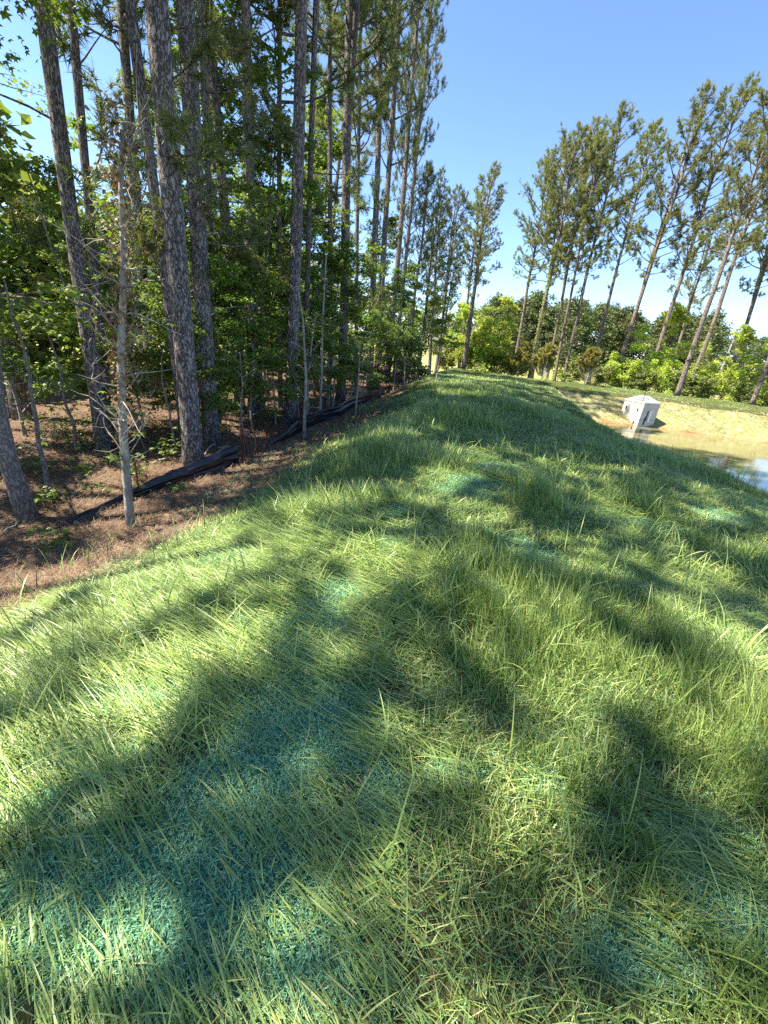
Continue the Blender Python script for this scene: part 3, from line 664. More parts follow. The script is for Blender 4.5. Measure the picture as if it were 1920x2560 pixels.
# ---------------------------------------------------------------- understory
BV = [make_broad(6.5, 2.0, 1, .15, 22, 105, 60, .105, STAR, 'leaf', r0=.05, seed=201), make_broad(7.5, 2.2, 2, .2, 24, 115, 60, .105, STAR, 'leaf', r0=.05, seed=202),
      make_broad(5.0, 1.7, 1, .1, 18, 90, 60, .10, STAR, 'leaf', r0=.04, seed=203), make_broad(9.0, 2.3, 1, .3, 26, 110, 60, .11, STAR, 'leaf', r0=.06, seed=204)]
UG = 'young broadleaf trees under the pines'
und = [  # px, py of foot (or None), x, y, variant, scale
    (-4.3, 8.9, 0, .62, 'leafy sweetgum sapling between the grey flaky pine and the medium pine'),
    (-4.9, 10.2, 2, 1.0, 'bushy young maple behind the grey flaky pine'),
    (-3.9, 10.4, 2, .85, 'low spreading young maple left of the isolated upright pine'),
    (-3.9, 12.4, 1, 1.3, 'bright leafed maple right behind the isolated upright pine'),
    (-3.1, 13.3, 0, .95, 'maple with layered leaves just right of the isolated upright pine'),
    (-2.4, 14.6, 2, 1.1, 'rounded maple whose leaves hang over the second silt fence'),
    (-3.2, 16.2, 3, .85, 'tall maple in front of the twin stemmed pine'),
    (-2.5, 17.6, 0, .85, 'maple with pale lit leaves above the small purple tree'),
    (-2.3, 19.6, 1, .8, 'dense maple at the wood edge near the purple tree'),
    (-1.3, 22.0, 0, .8, 'maple at the wood edge left of the olive shrub'),
    (-.6, 24.6, 3, .75, 'dark tall maple behind the olive shrub'),
    (.5, 27.5, 1, 1.05, 'dark leafed tree at the end of the wood by the sky gap'),
    (-3.95, 8.7, 2, .55, 'low leafy maple shrub in front of the straight medium pine'), (-3.5, 10.0, 2, .6, 'leafy shrub at the left foot of the isolated upright pine'), (-2.75, 11.9, 0, .5, 'leafy shrub just right of the foot of the isolated upright pine'), (-2.2, 13.6, 2, .7, 'round shrub behind the second silt fence, left of the leaning maple stem'), (-1.75, 15.6, 0, .55, 'leafy shrub at the wood edge in front of the tall maple'), (-1.5, 17.4, 2, .75, 'shrub with pale lit leaves right before the purple tree'), (-5.1, 8.2, 2, .6, 'leafy shrub between the thick double pine and the widest pine'), (-5.6, 12.6, 3, 1.35, None), (-6.4, 9.2, 0, .8, None), (-6.9, 7.4, 2, .8, None), (-4.9, 16.0, 1, 1.4, None), (-4.0, 20.5, 3, 1.35, None), (-3.0, 24.5, 1, 1.2, None), (-5.4, 19.0, 0, 1.2, None), (-7.6, 11.2, 1, .8, None), (-7.5, 15.0, 3, 1.0, None), (-2.3, 28.5, 3, 1.1, None), (-7.4, 5.6, 2, .7, None), (-6.8, 19.0, 1, 1.1, None)]
for i, (bx, by, v, s, lab) in enumerate(und):
    plant(BV[v], 'broadleaf_tree', (bx, by, float(G(bx, by))), lab or 'leafy young tree deep in the wood, half hidden by the trunks', 'tree', UG if lab else 'young trees in the depth of the wood', s, i * 2.1)
# overhanging foliage at the upper left: broadleaf trees just outside and inside the frame
BO = [make_broad(9.5, 2.6, 1, .55, 30, 125, 55, .085, STAR, 'leaf', 'bark_grey', r0=.095, seed=211, flatc=.3, lean=.0), make_broad(8.5, 2.6, 1, .25, 26, 120, 50, .085, STAR, 'leaf', 'bark_grey', r0=.06, seed=212, flatc=.3)]
B = ground_pt(72, 1300); l, s = leansolve(B, 10, 1050)
plant(BO[0], 'broadleaf_tree', B, 'grey smooth trunk leaning left out of the frame at the left edge', 'tree', None, 1.0, 2.0, (-.20, .02), 1.0)
plant(BO[1], 'broadleaf_tree', (-6.3, 5.6, float(G(-6.3, 5.6))), 'dark maple whose leafy boughs fill the upper left corner', 'tree', None, 1.05, 1.0)
plant(BO[0], 'broadleaf_tree', (-7.6, 7.6, float(G(-7.6, 7.6))), 'maple behind the massive reddish pine at the left edge', 'tree', None, .95, 4.0)

# more trees of the wood, added out of view to shade the near grass
shade = [(-6.4, 2.3, 'PV', 0, .95), (-8.2, -.5, 'PV', 1, .72), (-8.6, 4.6, 'PB', 0, 1)]
for i, (bx, by, L_, v, s) in enumerate(shade):
    plant({'PV': PV, 'PB': PB}[L_][v], 'pine_tree', (bx, by, float(G(bx, by))), ['pine of the same wood just left of the view, nearest the berm', 'pine of the same wood behind the left shoulder of the viewer', 'pine of the same wood farthest left of the view'][i], 'pine tree', 'pines left of the view', s, i * 1.3, (0, 0), .6)
for i, (bx, by, v, s_, lab) in enumerate([(-4.9, -.7, 1, .78, 'young maple of the wood standing level with the viewer'), (-5.3, -.2, 3, .65, 'taller maple of the wood just outside the left edge'), (-4.4, -2.2, 0, 1.0, 'maple of the wood standing behind the viewer'), (-6.6, 3.5, 0, .95, 'maple of the wood just outside the frame, left of the leaning grey trunk')]):  # maples likewise added out of view for the shade they cast
    plant(BV[v], 'broadleaf_tree', (bx, by, float(G(bx, by))), lab, 'tree', None, s_, 1.0 + i)

# ---------------------------------------------------------------- shrubs and small trees beyond the pond
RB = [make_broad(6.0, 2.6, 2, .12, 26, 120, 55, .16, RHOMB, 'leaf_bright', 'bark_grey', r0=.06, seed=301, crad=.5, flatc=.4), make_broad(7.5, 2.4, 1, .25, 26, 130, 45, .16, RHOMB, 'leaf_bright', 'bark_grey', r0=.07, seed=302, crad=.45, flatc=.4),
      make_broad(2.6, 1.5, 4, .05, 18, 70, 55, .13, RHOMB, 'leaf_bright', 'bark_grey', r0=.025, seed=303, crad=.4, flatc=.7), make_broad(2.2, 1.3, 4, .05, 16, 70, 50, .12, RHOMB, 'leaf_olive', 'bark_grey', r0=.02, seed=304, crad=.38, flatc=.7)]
def rb(v, bpx, Y, h, label, name='broadleaf_tree', cat='tree', group=None, mats=None, rz=0.):
    B = ground_pt(bpx[0], bpx[1], Y=Y); H0 = (6.0, 7.5, 2.6, 2.2)[v]
    return plant(RB[v], name, B, label, cat, group, h / H0, rz + bpx[0] * .3, mats=mats)
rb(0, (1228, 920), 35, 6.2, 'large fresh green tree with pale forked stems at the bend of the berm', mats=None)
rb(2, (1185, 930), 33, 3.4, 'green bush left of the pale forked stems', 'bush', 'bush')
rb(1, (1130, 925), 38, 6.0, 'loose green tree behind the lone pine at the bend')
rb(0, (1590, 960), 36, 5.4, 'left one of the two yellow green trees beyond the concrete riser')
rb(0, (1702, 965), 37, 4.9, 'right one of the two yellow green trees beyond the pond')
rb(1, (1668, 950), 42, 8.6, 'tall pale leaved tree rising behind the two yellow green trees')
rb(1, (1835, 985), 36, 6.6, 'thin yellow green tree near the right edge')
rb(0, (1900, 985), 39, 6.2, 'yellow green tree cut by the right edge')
for i, (px, py, Y, h, v, lab) in enumerate([
    (1255, 925, 33.5, 1.9, 2, 'low bright bush left of the first juniper'), (1205, 925, 33.8, 2.2, 2, 'round bright bush under the forked pale stems'),
    (1505, 950, 33.5, 1.9, 3, 'olive bush right of the bare branched juniper'), (1545, 955, 33.8, 2.5, 2, 'yellow green bush behind the lid of the concrete riser'),
    (1590, 960, 33.3, 2.0, 3, 'dull green bush above the concrete riser'), (1640, 965, 33.5, 2.3, 2, 'bright bush just left of the nearest pine of the row'),
    (1745, 975, 33.5, 2.0, 3, 'loose bush right of the nearest pine of the row'), (1780, 985, 33.8, 2.5, 2, 'yellow green bush between the nearest pine and the right edge'),
    (1850, 1000, 33.0, 1.7, 3, 'thin low bush left of the stout pine at the right edge'), (1915, 1005, 33.2, 1.9, 2, 'bush at the right edge in front of the thinner pine'), (1700, 975, 34, 2.4, 3, 'bush behind the foot of the nearest pine of the row'),
    (1150, 930, 33.5, 2.6, 2, 'leafy green bush beside the foot of the lone pine'), (1115, 930, 34.5, 2.4, 3, 'dull bush right of the end of the straw path')]):
    rb(v, (px, py), Y, h, lab, 'bush', 'bush', 'bushes along the top of the pond bank', rz=i)

for i, px in enumerate([1225, 1285, 1400, 1425, 1530, 1570, 1615, 1665, 1720, 1765, 1810, 1870, 1895, 1945]):
    rb((2, 3)[i % 2], (px, 950), 34.2 + (i * 37 % 5) * .6, 1.9 + (i * 53 % 7) * .16, 'leafy bush filling the hedge line between the bank top and the field', 'bush', 'bush', 'hedge line behind the pond bank', rz=i * 1.1)

def juniper(H, R, seed, bare=0):
    global rng
    keep = rng; rng = np.random.default_rng(seed)
    tr, lb, cw = MB(), MB(), MB(); C, D = [], []
    tr.tube(curve((0, 0, -.1), (.03, .02, 1), H * .95, 8, wob=.04), np.linspace(.045, .006, 9), 7)
    for i in range(95):
        s = rng.uniform(.03, .98); az = rng.uniform(0, 6.28); L = R * (1 - s) ** .75 * rng.uniform(.6, 1.1) + .1
        c = curve((0, 0, s * H * .9), (math.cos(az), math.sin(az), .55), L, 5, (0, 0, .5), .1)
        lb.tube(c, np.linspace(.014, .003, 6), 4, cap=False)
        if bare and s < .38 and math.sin(az) < .3: continue
        for q in range(int(7 + 22 * L)):
            k = rng.uniform(.25, 1) * 5; k0 = min(int(k), 4); p = c[k0] + (c[k0 + 1] - c[k0]) * (k - k0)
            d = unit(rng.normal(0, .45, 3) + np.array([math.cos(az) * .6, math.sin(az) * .6, .9])); C.append(p + d * rng.uniform(0, .12)); D.append(d)
    needles(cw, np.array(C), np.array(D), 14, .16, .034, .6)
    rng = keep
    return [('trunk', tr.mesh('juniper_trunk', True), 'deadwood'), ('limbs', lb.mesh('juniper_limbs', True), 'deadwood'), ('crown', cw.mesh('juniper_crown'), 'juniper')]
plant(juniper(2.5, 1.25, 401), 'juniper_shrub', ground_pt(1296, 925, Y=31.8), 'rounded green gold juniper left of the ivy flecked pine', 'juniper', 'junipers on the bank top')
plant(juniper(2.7, 1.2, 402, 1), 'juniper_shrub', ground_pt(1358, 930, Y=31.4), 'pointed green gold juniper with bare lower twigs between two pine feet', 'juniper', 'junipers on the bank top')
plant(juniper(2.6, 1.35, 403, 1), 'juniper_shrub', ground_pt(1465, 945, Y=31.0), 'golden brown juniper with white bare branches showing in front', 'juniper', 'junipers on the bank top')

# small plants in the wood edge
sp = make_broad(2.3, .75, 2, .3, 14, 46, 40, .07, RHOMB, 'leaf_purple', 'bark_smooth', r0=.018, seed=410, crad=.24, flatc=.8)
plant(sp, 'purple_leaf_tree', ground_pt(957, 994, -.7), 'small purple leaved tree on a pale stem at the wood edge', 'tree')
plant(RB[3], 'bush', ground_pt(1030, 945, Y=22.5), 'wide olive green shrub at the far end of the wood edge', 'bush', None, 1.25, .6)
plant(RB[3], 'bush', ground_pt(985, 955, Y=21.5), 'small dull shrub left of the wide olive green one', 'bush', None, .9, 2.6)
def sapling(bpx, path, w, label, leafn=0, seed=0, twigs=14, mat='bark_smooth', dry=0, name='sapling', tl=.7):
    """thin stem traced through pixels at the depth of its foot"""
    global rng
    keep = rng; rng = np.random.default_rng(seed)
    B = ground_pt(*bpx); _, _, wd = proj(B + np.array([0, 0, .5])); r = w / FPX * float(wd) / 2
    pts = [np.array([0, 0, -.06])]
    for q in path:
        d = ray(*q); p = d * (B[1] / d[1]) + np.array([0, 0, EYE]) - B; p[1] += rng.normal(0, .02); pts.append(p)
    pts = np.array(pts); n = len(pts); tt = np.linspace(0, n - 1, n * 5); P = np.stack([np.interp(tt, np.arange(n), pts[:, k]) for k in range(3)], -1)
    tr, lb, cw = MB(), MB(), MB(); rr = r * np.linspace(1.05, .35, len(P)); tr.tube(P, rr, 9)
    H = P[-1, 2]; C = []
    for i in range(twigs):
        s = rng.uniform(.18, .98); k = int(s * (len(P) - 2)); az = rng.uniform(0, 6.28)
        c = curve(P[k], (math.cos(az), math.sin(az), rng.uniform(.1, 1.0)), tl * rng.uniform(.4, 1.3), 6, (0, 0, rng.uniform(-.3, .6)), .2)
        lb.tube(c, np.linspace(rr[k] * .2 + .002, .0015, 7), 4, cap=False)
        for _ in range(3):
            j = rng.integers(2, 5); c2 = curve(c[j], unit(rng.normal(0, 1, 3)), tl * rng.uniform(.2, .5), 4, wob=.2); lb.tube(c2, np.linspace(.003, .0012, 5), 3, cap=False); C += [c2[-1], c2[2]]
        C += [c[-1], c[-2], c[3]]
    root = empty(name, B, label, 'sapling', 'thin pale stems along the wood edge')
    tr.obj('trunk', M[mat], root, True); lb.obj('limbs', M[mat], root, True)
    C = np.array(C)
    if leafn:
        ci = C[rng.integers(0, len(C), leafn)] + rng.normal(0, .05, (leafn, 3)); leaves(cw, ci, .11, STAR, .5); cw.obj('crown', M['leaf'], root)
    if dry:
        dm = MB(); k = rng.integers(int(len(P) * .35), len(P), dry); ci = P[k] + rng.normal(0, .09, (dry, 3)); leaves(dm, ci, .05, RHOMB, 1.5, droop=1.2); dm.obj('dead_leaves', M['leaf_dry'], root)
    rng = keep
sapling((326, 1318), [(318, 1220), (308, 1120), (303, 1000), (306, 880), (304, 760), (308, 640), (306, 500), (300, 400), (312, 300)], 21, 'nearest pale dead sapling with curling brown leaves and bare twigs', 34, 1, 60, dry=900, tl=.75)
sapling((122, 1238), [(112, 1170), (98, 1110), (92, 1050), (85, 980), (68, 940), (55, 870), (30, 780), (8, 700)], 12, 'crooked grey sapling right of the smooth leaning trunk', 14, 2, 10, 'bark_grey')
sapling((190, 1125), [(180, 1060), (165, 1000), (150, 920), (120, 830), (100, 720)], 8, 'thin dark stem left of the thick double pine', 26, 3, 12, 'bark_grey')
sapling((760, 1094), [(762, 1030), (765, 950), (760, 870), (757, 800), (745, 720)], 9, 'pale sapling just right of the isolated upright pine', 8, 4, 14)
sapling((769, 1056), [(768, 1010), (772, 930), (780, 850), (790, 780)], 7, 'second pale sapling close behind the one right of the upright pine', 4, 5, 8)
sapling((799, 1052), [(801, 990), (804, 900), (806, 830), (811, 714), (815, 640)], 8, 'whitish straight sapling standing on the second silt fence', 6, 6, 10)
sapling((832, 1030), [(834, 980), (838, 900), (836, 840)], 5, 'thin pale stem behind the second silt fence', 6, 7, 8)
sapling((888, 1038), [(893, 985), (897, 930), (900, 860)], 6, 'young maple stem leaning right beside the second silt fence', 60, 8, 10)
sapling((984, 978), [(987, 940), (990, 900)], 4, 'pale thin stem right of the purple tree', 0, 9, 4)
sapling((1010, 975), [(1012, 930), (1012, 890)], 4, 'pale thin stem beside the straw path, nearest the olive shrub', 0, 10, 4)
sapling((1020, 962), [(1021, 930), (1021, 905)], 3, 'thinnest far stem beside the olive shrub', 0, 11, 3)
sapling((440, 1125), [(430, 1070), (420, 1020), (405, 960), (402, 890)], 7, 'thin grey stem left of the widest pine', 10, 12, 10, 'bark_grey')
sapling((1090, 958), [(1093, 935), (1096, 915)], 4, 'short pale stick at the end of the straw path', 0, 13, 2)
sapling((690, 1062), [(686, 1010), (684, 950), (680, 900)], 5, 'bare pale stem left of the isolated upright pine', 6, 14, 10)
sapling((614, 1130), [(607, 1060), (603, 1020), (606, 960), (600, 880)], 5, 'crooked thin stem behind the rusty posts', 8, 15, 8, 'bark_grey')

SEED_L = ['leafy maple seedling at the foot of the crooked grey sapling', 'bright seedling just above the near end of the black fence', 'tiny seedling at the foot of the leaning grey trunk', 'sparse seedling on open straw left of the near dead sapling', 'bushy seedling in front of the reddish ribbed strip', 'seedling close to the left side of the widest pine', 'seedling right of the near dead sapling, behind the black fence', 'tall loose seedling left of the widest pine, above its neighbours', 'small seedling left of the rusty post behind the black fence', 'smallest sprig beside the bright seedling near the fence end', 'seedling between the black fence and the foot of the widest pine', 'low sprig at the foot of the first rusty fence post', 'seedling before the foot of the thick double pine', 'seedling on the straw below the thin dark stem', 'seedling beside the lower trunk of the crooked grey sapling', 'seedling behind the black fence end, by the bleached root', 'leafy seedling at the left side of the thick double pine', 'seedling behind the near dead sapling, right of the double pine', 'dense knee high seedling in the sunlit straw at the left', 'largest seedling cluster, beside the sunny field at the left', 'large seedling cluster just left of the thick double pine']
for i, (px, py, h, n) in enumerate([(128, 1262, .28, 60), (150, 1372, .2, 26), (112, 1362, .2, 16), (238, 1235, .25, 22), (392, 1075, .5, 60), (430, 1150, .45, 60), (362, 1200, .4, 40), (378, 1130, .5, 40), (300, 1180, .3, 30), (160, 1350, .15, 14), (450, 1230, .25, 20), (355, 1240, .2, 14), (270, 1160, .3, 30), (200, 1180, .3, 30), (100, 1180, .35, 40), (560, 1085, .4, 40), (215, 1130, .5, 70), (330, 1115, .5, 50), (130, 1120, .6, 90), (160, 1090, .7, 110), (245, 1080, .7, 90)]):
    B = ground_pt(px, py); root = empty('seedling', B, SEED_L[i], 'seedling', 'maple seedlings on the forest floor')
    s = MB(); L = MB(); C = []
    for q in range(max(3, n // 9)):
        az = rng.uniform(0, 6.28); c = curve((0, 0, -.02), (math.cos(az) * .6, math.sin(az) * .6, 1), h * rng.uniform(.5, 1.1), 4, wob=.12); s.tube(c, np.linspace(.004, .0015, 5), 4, cap=False); C.append(c[-1]); C.append(c[-2])
    C = np.array(C); ci = C[rng.integers(0, len(C), n)] + rng.normal(0, h * .22, (n, 3)); ci[:, 2] = np.maximum(ci[:, 2], .02)
    leaves(L, ci, .085, STAR, .4); s.obj('stem', M['twig'], root); L.obj('leaves', M['leaf'], root)

# fallen sticks
for i, (a, b, r, mk, lab) in enumerate([((0, 1340), (62, 1300), .012, 'deadwood', 'pale fallen stick at the foot of the leaning grey trunk'), ((-10, 1100), (45, 1170), .008, 'deadwood', 'thin dead stick left of the leaning grey trunk'),
    ((505, 1145), (545, 1108), .022, 'deadwood', 'bleached exposed root at the foot of the grey flaky pine'), ((548, 1122), (600, 1118), .016, 'deadwood', 'pale stick lying right of the bleached root'), ((380, 1160), (425, 1150), .02, 'deadwood', 'grey log end left of the widest pine'),
    ((170, 1250), (215, 1230), .02, 'bark_grey', 'grey rotten branch on the straw right of the crooked sapling'), ((240, 1140), (330, 1148), .012, 'twig', 'dark straight stick lying across the straw before the thick double pine'), ((745, 1068), (790, 1060), .03, 'deadwood', 'pale root by the isolated upright pine'), ((520, 1150), (545, 1165), .015, 'deadwood', 'short pale stick between widest pine and black fence end'), ((130, 1385), (165, 1378), .012, 'twig', 'short dark stick lying before the black ribbon end'), ((60, 1280), (200, 1240), .006, 'twig', 'long thin twig over the straw')]):
    p, q = ground_pt(*a), ground_pt(*b); s = MB(); n = 8; t = np.linspace(0, 1, n)[:, None]; P = p + (q - p) * t + rng.normal(0, .02, (n, 3)); P[:, 2] = G(P[:, 0], P[:, 1]) + r * .8 + .03 * np.sin(t[:, 0] * 3.1) 
    s.tube(P, np.linspace(r, r * .5, n), 7); o = s.obj('fallen_stick', M[mk], None, True); tag(o, lab, 'stick')

# reddish ribbed strip leaning in the wood
a, b = at_y(312, 1016, 10.2), ground_pt(358, 1080); a = at_y(312, 1016, b[1] + .3); n = 26; t = np.linspace(0, 1, n)
P = a[None] * (1 - t[:, None]) + b[None] * t[:, None]; P[:, 2] += .09 * np.sin(t * math.pi); s = MB(); s.tube(P, .055 + .007 * np.sin(t * 90), 12, flat=.5)
tag(s.obj('ribbed_strip', M['redstrip'], None, True), 'faded red ribbed strip leaning in the wood behind the dead sapling', 'plastic strip')

# ---------------------------------------------------------------- silt fences and rusty posts
def fence(bot, hpx, label, seed, n=110, closed=False):
    r_ = np.random.default_rng(seed); pts = np.array([ground_pt(*b) for b in bot]); k = len(bot); tt = np.linspace(0, k - 1, n)
    P = np.stack([np.interp(tt, np.arange(k), pts[:, j]) for j in range(3)], -1); P[:, 2] = G(P[:, 0], P[:, 1])
    hp = np.interp(tt, np.arange(k), hpx); _, _, wd = proj(P); h = hp / FPX * wd * 1.22
    T = unit(np.gradient(P, axis=0)); N = np.stack([-T[:, 1], T[:, 0], 0 * tt], -1)          # towards the wood
    m_ = 17; V = np.zeros((n, m_, 3)); u = np.linspace(0, 1, m_)
    folds = (vnoise(tt * 3.5, u[:, None] * 0 + seed, .5).T[:n] if False else None)
    for j in range(m_):
        wv = (vnoise(tt * .7 + u[j] * 1.2, np.full(n, u[j] * 5 + seed), 1.0) - .5) * .06 + (vnoise(tt * 2 + u[j] * 3, np.full(n, u[j] * 9 + seed), .8, 1) - .5) * .03
        sag = .03 * math.sin(u[j] * math.pi) ; back = .04 * u[j] ** 1.5
        V[:, j] = P + N * (back - sag * .6 + wv * np.minimum(1, h / .15))[:, None] * np.minimum(1, h / .12)[:, None]
        V[:, j, 2] += h * (u[j] ** .9) * (1 + .12 * (vnoise(tt * 2, np.full(n, 3.0), .5, 2) - .5)) - .015
    V2 = V.copy(); V2 -= (N * .006)[:, None]; V2[:, -1, 2] -= .004
    o = 0; mb = MB(); i = np.arange(n - 1)[:, None] * m_; j = np.arange(m_ - 1)[None]
    q = np.stack([i + j, i + j + 1, i + m_ + j + 1, i + m_ + j], -1).reshape(-1, 4)
    # closed shell of two skins with a rolled top
    VV = np.concatenate([V, V2[:, ::-1]], 1); mm = 2 * m_
    i = np.arange(n - 1)[:, None] * mm; j = np.arange(mm)[None]; j2 = (j + 1) % mm
    q = np.stack([i + j, i + j2, i + mm + j2, i + mm + j], -1).reshape(-1, 4)
    mb.add(VV.reshape(-1, 3), [q, np.arange(mm)[::-1][None], (np.arange(mm) + (n - 1) * mm)[None]])
    root = empty('silt_fence', P[0], label, 'silt fence', None)
    f = mb.obj('fabric', M['silt'], None, True); f.parent = root; f.matrix_parent_inverse = Matrix.Translation(-root.location)
    return root
def pole(mb, bpx, tpx, r, Yoff=0.):
    B = ground_pt(*bpx); T_ = at_y(tpx[0], tpx[1], B[1] + Yoff)
    mb.tube(np.array([B - [0, 0, .1], B * .5 + T_ * .5, T_]), [r, r, r * .9], 6, flat=.55)
    return B
f1 = fence([(128, 1334), (200, 1300), (300, 1262), (400, 1222), (480, 1196), (550, 1172), (594, 1158)], [9, 14, 20, 26, 30, 36, 46], 'slumped black silt fence running past the foot of the widest pine', 3)
f2 = fence([(668, 1120), (700, 1106), (745, 1086), (800, 1056), (850, 1040), (900, 1016), (945, 992), (975, 984)], [8, 16, 34, 26, 22, 24, 14, 6], 'second black silt fence beginning past the group of rusty posts', 8)
def child_post(root, bpx, tpx, r=.013):
    s = MB(); pole(s, bpx, tpx, r); o = s.obj('post', M['rust'], None); o.parent = root; o.matrix_parent_inverse = Matrix.Translation(-root.location)
child_post(f1, (349, 1238), (331, 1120)); child_post(f1, (590, 1140), (572, 1064))
child_post(f2, (754, 1082), (749, 988)); child_post(f2, (857, 1028), (857, 990), .011)
for (b_, t_, r, lab) in [((606, 1152), (602, 1058), .022, 'thick upright rusty post just right of the black fence end'), ((620, 1146), (607, 1086), .015, 'rusty post leaning against the thick upright one'), ((647, 1138), (630, 1050), .017, 'rusty post leaning left with rubble at its foot'), ((671, 1128), (663, 1056), .015, 'rusty post at the start of the second silt fence'), ((636, 1138), (640, 1118), .012, 'short stub beside the leaning rusty post')]:
    s = MB(); pole(s, b_, t_, r); tag(s.obj('rusty_post', M['rust']), lab, 'post', 'rusty metal posts between the silt fences')

# ---------------------------------------------------------------- concrete pond riser
RX, RYy = 0, 0
c_near = at_z(1592, 1066, WZ); c_right = at_z(1627, 1067, WZ)
top_near = at_y(1611, 1010, c_near[1]); HB = top_near[2] - WZ
ang = math.radians(-34)
WB = 1.32; ux = np.array([math.cos(ang), math.sin(ang), 0]); uy = np.array([-math.sin(ang), math.cos(ang), 0])
# near corner; the long left face runs back-left, the right face runs back-right
dl = np.array([-.407, .914, 0.]); dr = np.array([.914, .407, 0.])
ctr = c_near + dl * WB * .5 + dr * WB * .5; base = np.array([ctr[0], ctr[1], WZ - .6])
rr_ = empty('concrete_riser', base, 'pale precast concrete outlet box with a peaked grate lid standing in the pond', 'outlet box')
Rm = np.stack([-dl, dr, [0, 0, 1]], 1)
def rpart(name, mat, fn, parent=None, smooth=False):
    s = MB(); fn(s); o = s.obj(name, M[mat], None, smooth); o.parent = parent or rr_; return o
hb = HB + .6; h1 = hb * .0 + .6 + HB * .30
rpart('lower_section', 'concrete', lambda s: s.box((0, 0, h1 / 2), (WB, WB, h1), Rm))
up_ = rpart('upper_section', 'concrete', lambda s: s.box((0, 0, (h1 + .02 + hb) / 2), (WB, WB, hb - h1 - .02), Rm))
rpart('joint', 'black', lambda s: s.box((0, 0, h1 + .01), (WB - .02, WB - .02, .018), Rm))
def loc(x, y, z): return Rm @ np.array([x, y, z])
def slots(k):
    def f(s): s.box(loc(*k), (.07, .03, .17), Rm)
    return f
for (x_, z_) in [(-.42, hb - .38), (.36, hb - .38), (.36, h1 - .22)]:
    rpart('lifting_slot', 'black', slots((x_, -WB / 2 - .012, z_)))
def gauge(s):
    s.box(loc(WB / 2 + .03, .04, hb * .5 + .28), (.05, .14, HB * .5), Rm)
    for q in range(5): s.box(loc(WB / 2 + .035, .09, hb * .5 - .02 + q * .17), (.05, .10, .05), Rm)
rpart('staff_gauge', 'white', gauge)
rpart('gate_slot', 'black', lambda s: (s.box(loc(WB / 2 + .004, -.22, hb * .5 + .0), (.03, .12, HB * .36), Rm), s.box(loc(WB / 2 + .004, -.15, hb * .5 + .28), (.03, .07, HB * .42), Rm)))
def lid(s):
    zt = hb + .06; hw = WB / 2 + .01
    fr = [(-hw, -hw), (hw, -hw), (hw, hw), (-hw, hw)]
    for i in range(4):
        a_, b_ = fr[i], fr[(i + 1) % 4]; s.tube(np.array([loc(*a_, zt), loc(*b_, zt)]), .025, 6)
    r0_, r1_ = (-.28, 0, zt + .30), (.28, 0, zt + .30)
    s.tube(np.array([loc(*r0_), loc(*r1_)]), .022, 6)
    for c_, q in zip(fr, (r0_, r1_, r1_, r0_)): s.tube(np.array([loc(*c_, zt), loc(*q)]), .022, 6)
    for i in range(1, 20):
        t = i / 20; x_ = -hw + 2 * hw * t; k = min(1, t / .36, (1 - t) / .36)
        for sg in (-1, 1): s.tube(np.array([loc(x_, sg * hw, zt), loc(max(-.28, min(.28, x_ if abs(x_) < .28 else math.copysign(.28 + (abs(x_) - .28), x_))) if abs(x_) < .28 else x_, sg * hw * (1 - k), zt + .30 * k)]), .011, 4)
        y_ = -hw + 2 * hw * t; k2 = min(1, t / .5, (1 - t) / .5)
        for sg in (-1, 1): s.tube(np.array([loc(sg * hw, y_, zt), loc(sg * (hw - (hw - .28) * k2), y_, zt + .30 * k2)]), .011, 4)
rpart('grate_lid', 'steel', lid)
def hatch(s):
    zt = hb + .06; hw = WB / 2
    V = np.array([loc(hw, -hw, zt + .02), loc(hw, hw, zt + .02), loc(.28, .02, zt + .33), loc(.28, -.02, zt + .33)])
    s.add(np.concatenate([V, V + np.array([0, 0, .02])]), [np.array([[0, 1, 2, 3], [7, 6, 5, 4], [0, 4, 5, 1], [1, 5, 6, 2], [2, 6, 7, 3], [3, 7, 4, 0]])])
rpart('hatch', 'steel', hatch)
rpart('gate_stem', 'black', lambda s: (s.tube(np.array([loc(.40, -WB/2 + .1, hb - .1), loc(.40, -WB/2 + .1, hb + .75)]), .018, 6), s.tube(np.array([loc(.32, -WB/2 + .1, hb + .75), loc(.48, -WB/2 + .1, hb + .75)]), .014, 6)))
rpart('rim', 'concrete', lambda s: s.box((0, 0, hb + .018), (WB + .05, WB + .05, .036), Rm))

# ---------------------------------------------------------------- far tree lines, houses, fence, wire
def far_tree(seed, H, R, pine_, mat, n=3200, sz=1.1):
    global rng
    keep = rng; rng = np.random.default_rng(seed)
    tr, cw = MB(), MB(); tr.tube(curve((0, 0, -.3), (0, 0, 1), H * .95, 8, wob=.02), np.linspace(.22, .05, 9), 6)
    nb_ = 80; s = rng.uniform(0, 1, nb_); cb = .10 if pine_ else .06
    z = H * (cb + (1 - cb) * s); pr = R * np.sin(np.pi * np.clip(s * .8 + .2, 0, 1)) ** .7; az = rng.uniform(0, 6.28, nb_); rr = pr * rng.uniform(.2, 1, nb_)
    cc = np.stack([np.cos(az) * rr, np.sin(az) * rr, z], -1); C = np.repeat(cc, n // nb_, 0); C = C + unit(rng.normal(0, 1, (len(C), 3))) * (rng.random(len(C)) ** .4 * R * .38)[:, None] * np.array([1, 1, .6])
    a = np.repeat(rng.beta(2, 2, nb_), n // nb_) * .6 + rng.random(len(C)) * .4
    leaves(cw, C, sz * .42, RHOMB, 1.0, a)
    rng = keep
    return [('trunk', tr.mesh('far_trunk', True), 'bark_far'), ('crown', cw.mesh('far_crown'), mat)]
M['far_dark'] = leaf_mat('far_dark_foliage', [(0, (.05, .075, .03)), (.5, (.10, .13, .045)), (1, (.17, .18, .07))], trans=.2, rough=.7)
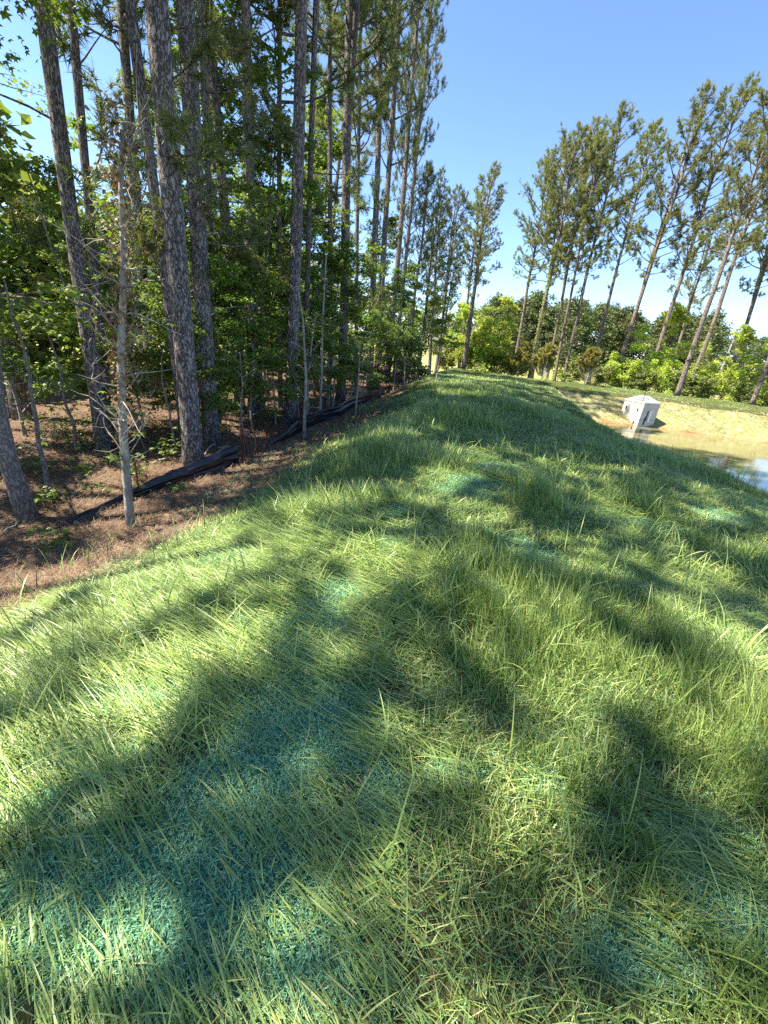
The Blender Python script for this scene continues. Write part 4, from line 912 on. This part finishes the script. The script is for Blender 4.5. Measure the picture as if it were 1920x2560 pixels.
M['far_light'] = leaf_mat('far_light_foliage', [(0, (.12, .18, .04)), (.5, (.22, .30, .07)), (1, (.34, .40, .10))], trans=.35, rough=.7)
FT = [far_tree(501 + i, 13, 4.2, True, 'far_dark') for i in range(3)] + [far_tree(511 + i, 9, 3.6, False, 'far_light') for i in range(2)] 
rr2 = random.Random(9)
def row(n, fx, label, group, vs, h):
    for i in range(n):
        x, y = fx(i, i / max(1, n - 1)); x += rr2.uniform(-1.5, 1.5); y += rr2.uniform(-4, 4); v = rr2.choice(vs)
        plant(FT[v], 'far_tree', (x, y, float(G(x, y)) - .1), label, 'tree', group, rr2.uniform(*h) / (13 if v < 3 else 9), rr2.uniform(0, 6))
# dark wood beyond the far field, taller at its left end
row(38, lambda i, t: (14 + 42 * t, 76 + 8 * t + (i % 3) * 4), 'dark pine in the wood closing the far field behind the first right row pines', 'dark wood beyond the far field', (0, 1, 2), (9, 11))
row(40, lambda i, t: (62 + 95 * t, 96 + 10 * t + (i % 2) * 6), 'low dark tree of the distant wood seen at the right', 'distant wood at the right', (0, 1, 2), (7, 9))
# sunlit trees beyond the left field
row(26, lambda i, t: (-62 + 46 * t, 8 + 62 * t), 'sunlit tree beyond the field left of the wood', 'trees beyond the left field', (3, 4, 3, 0), (8, 13))
row(9, lambda i, t: (-22 + 44 * t, 92), 'distant tree seen through the gaps at the end of the wood', 'trees far behind the wood end', (3, 0, 4), (7, 10))
row(10, lambda i, t: (-14.5 + 7.5 * t, 8 + 22 * t), 'leafy tree on the field side of the wood', 'trees on the field side of the wood', (3, 4), (4.5, 8))

def house(loc_, rz, wd_, dp, hh, label):
    root = empty('house', loc_, label, 'house'); root.rotation_euler.z = rz
    s = MB(); s.box((0, 0, hh / 2), (wd_, dp, hh)); s.obj('wall', M['siding'], root)
    s = MB(); o_ = .5; rh = 2.6; x0, y0 = wd_ / 2 + o_, dp / 2 + o_
    V = np.array([(-x0, -y0, hh), (x0, -y0, hh), (x0, y0, hh), (-x0, y0, hh), (-x0, 0, hh + rh), (x0, 0, hh + rh)]) + [0, 0, .02]
    s.add(V, [np.array([[0, 1, 5, 4], [3, 4, 5, 2], [0, 3, 2, 1]]), np.array([[0, 4, 3], [1, 2, 5]])]); s.obj('roof', M['roofing'], root)
    for k in (-.3, 0, .3):
        s = MB(); s.box((k * wd_, -dp / 2 - .03, hh * .55), (1.0, .06, 1.3)); f = s.obj('window', M['white'], root)
        s = MB(); s.box((k * wd_, -dp / 2 - .065, hh * .55), (.84, .03, 1.12)); s.obj('pane', M['glass'], f)
house((-34, 42, float(G(-34, 42))), -.7, 13, 8, 3.6, 'pale house glimpsed through the trees left of the widest pine')
house((-52, 26, float(G(-52, 26))), -1.1, 14, 8, 5.2, 'white house behind the leaves at the far left edge')
house((14, 118, float(G(14, 118))), .1, 16, 9, 3.4, 'small distant white building at the end of the wood')

# far field fence and overhead wire
fr_ = empty('field_fence', (26, 72, float(G(26, 72))), 'dark wire fence along the far field edge', 'fence')
s = MB(); r_s = MB()
xs = np.linspace(0, 34, 15)
for x_ in xs: z_ = float(G(26 + x_, 72)) - fr_.location.z; s.box((x_, 0, z_ + .6), (.09, .09, 1.3))
for hh in (.4, .8, 1.15): r_s.tube(np.stack([xs, xs * 0, G(26 + xs, 72 + xs * 0) - fr_.location.z + hh], -1), .02, 4)
o = s.obj('posts', M['black'], fr_); o['kind'] = 'thing'; r_s.obj('wires', M['black'], fr_)
def util(x_, y_, lab):
    s = MB(); z_ = float(G(x_, y_)); root = empty('utility_pole', (x_, y_, z_), lab, 'utility pole', 'poles of the overhead line')
    s.tube(np.array([[0, 0, -.5], [0, 0, 9]]), [.16, .11], 8); s.obj('shaft', M['deadwood'], root); c = MB(); c.box((0, -.14, 8.4), (2.0, .1, .12)); c.obj('crossarm', M['deadwood'], root); return np.array([x_, y_, z_ + 8.6])
pa, pb = util(62, 88, 'wooden pole of the overhead line, hidden among the yellow green trees'), util(112, 92, 'wooden pole of the overhead line at the right edge')
t = np.linspace(0, 1, 16)[:, None]; P = pa * (1 - t) + pb * t; P[:, 2] -= 1.0 * np.sin(t[:, 0] * math.pi); s = MB(); s.tube(P, .03, 4)
tag(s.obj('overhead_wire', M['black']), 'thin dark wire strung across the sky low at the right', 'wire')
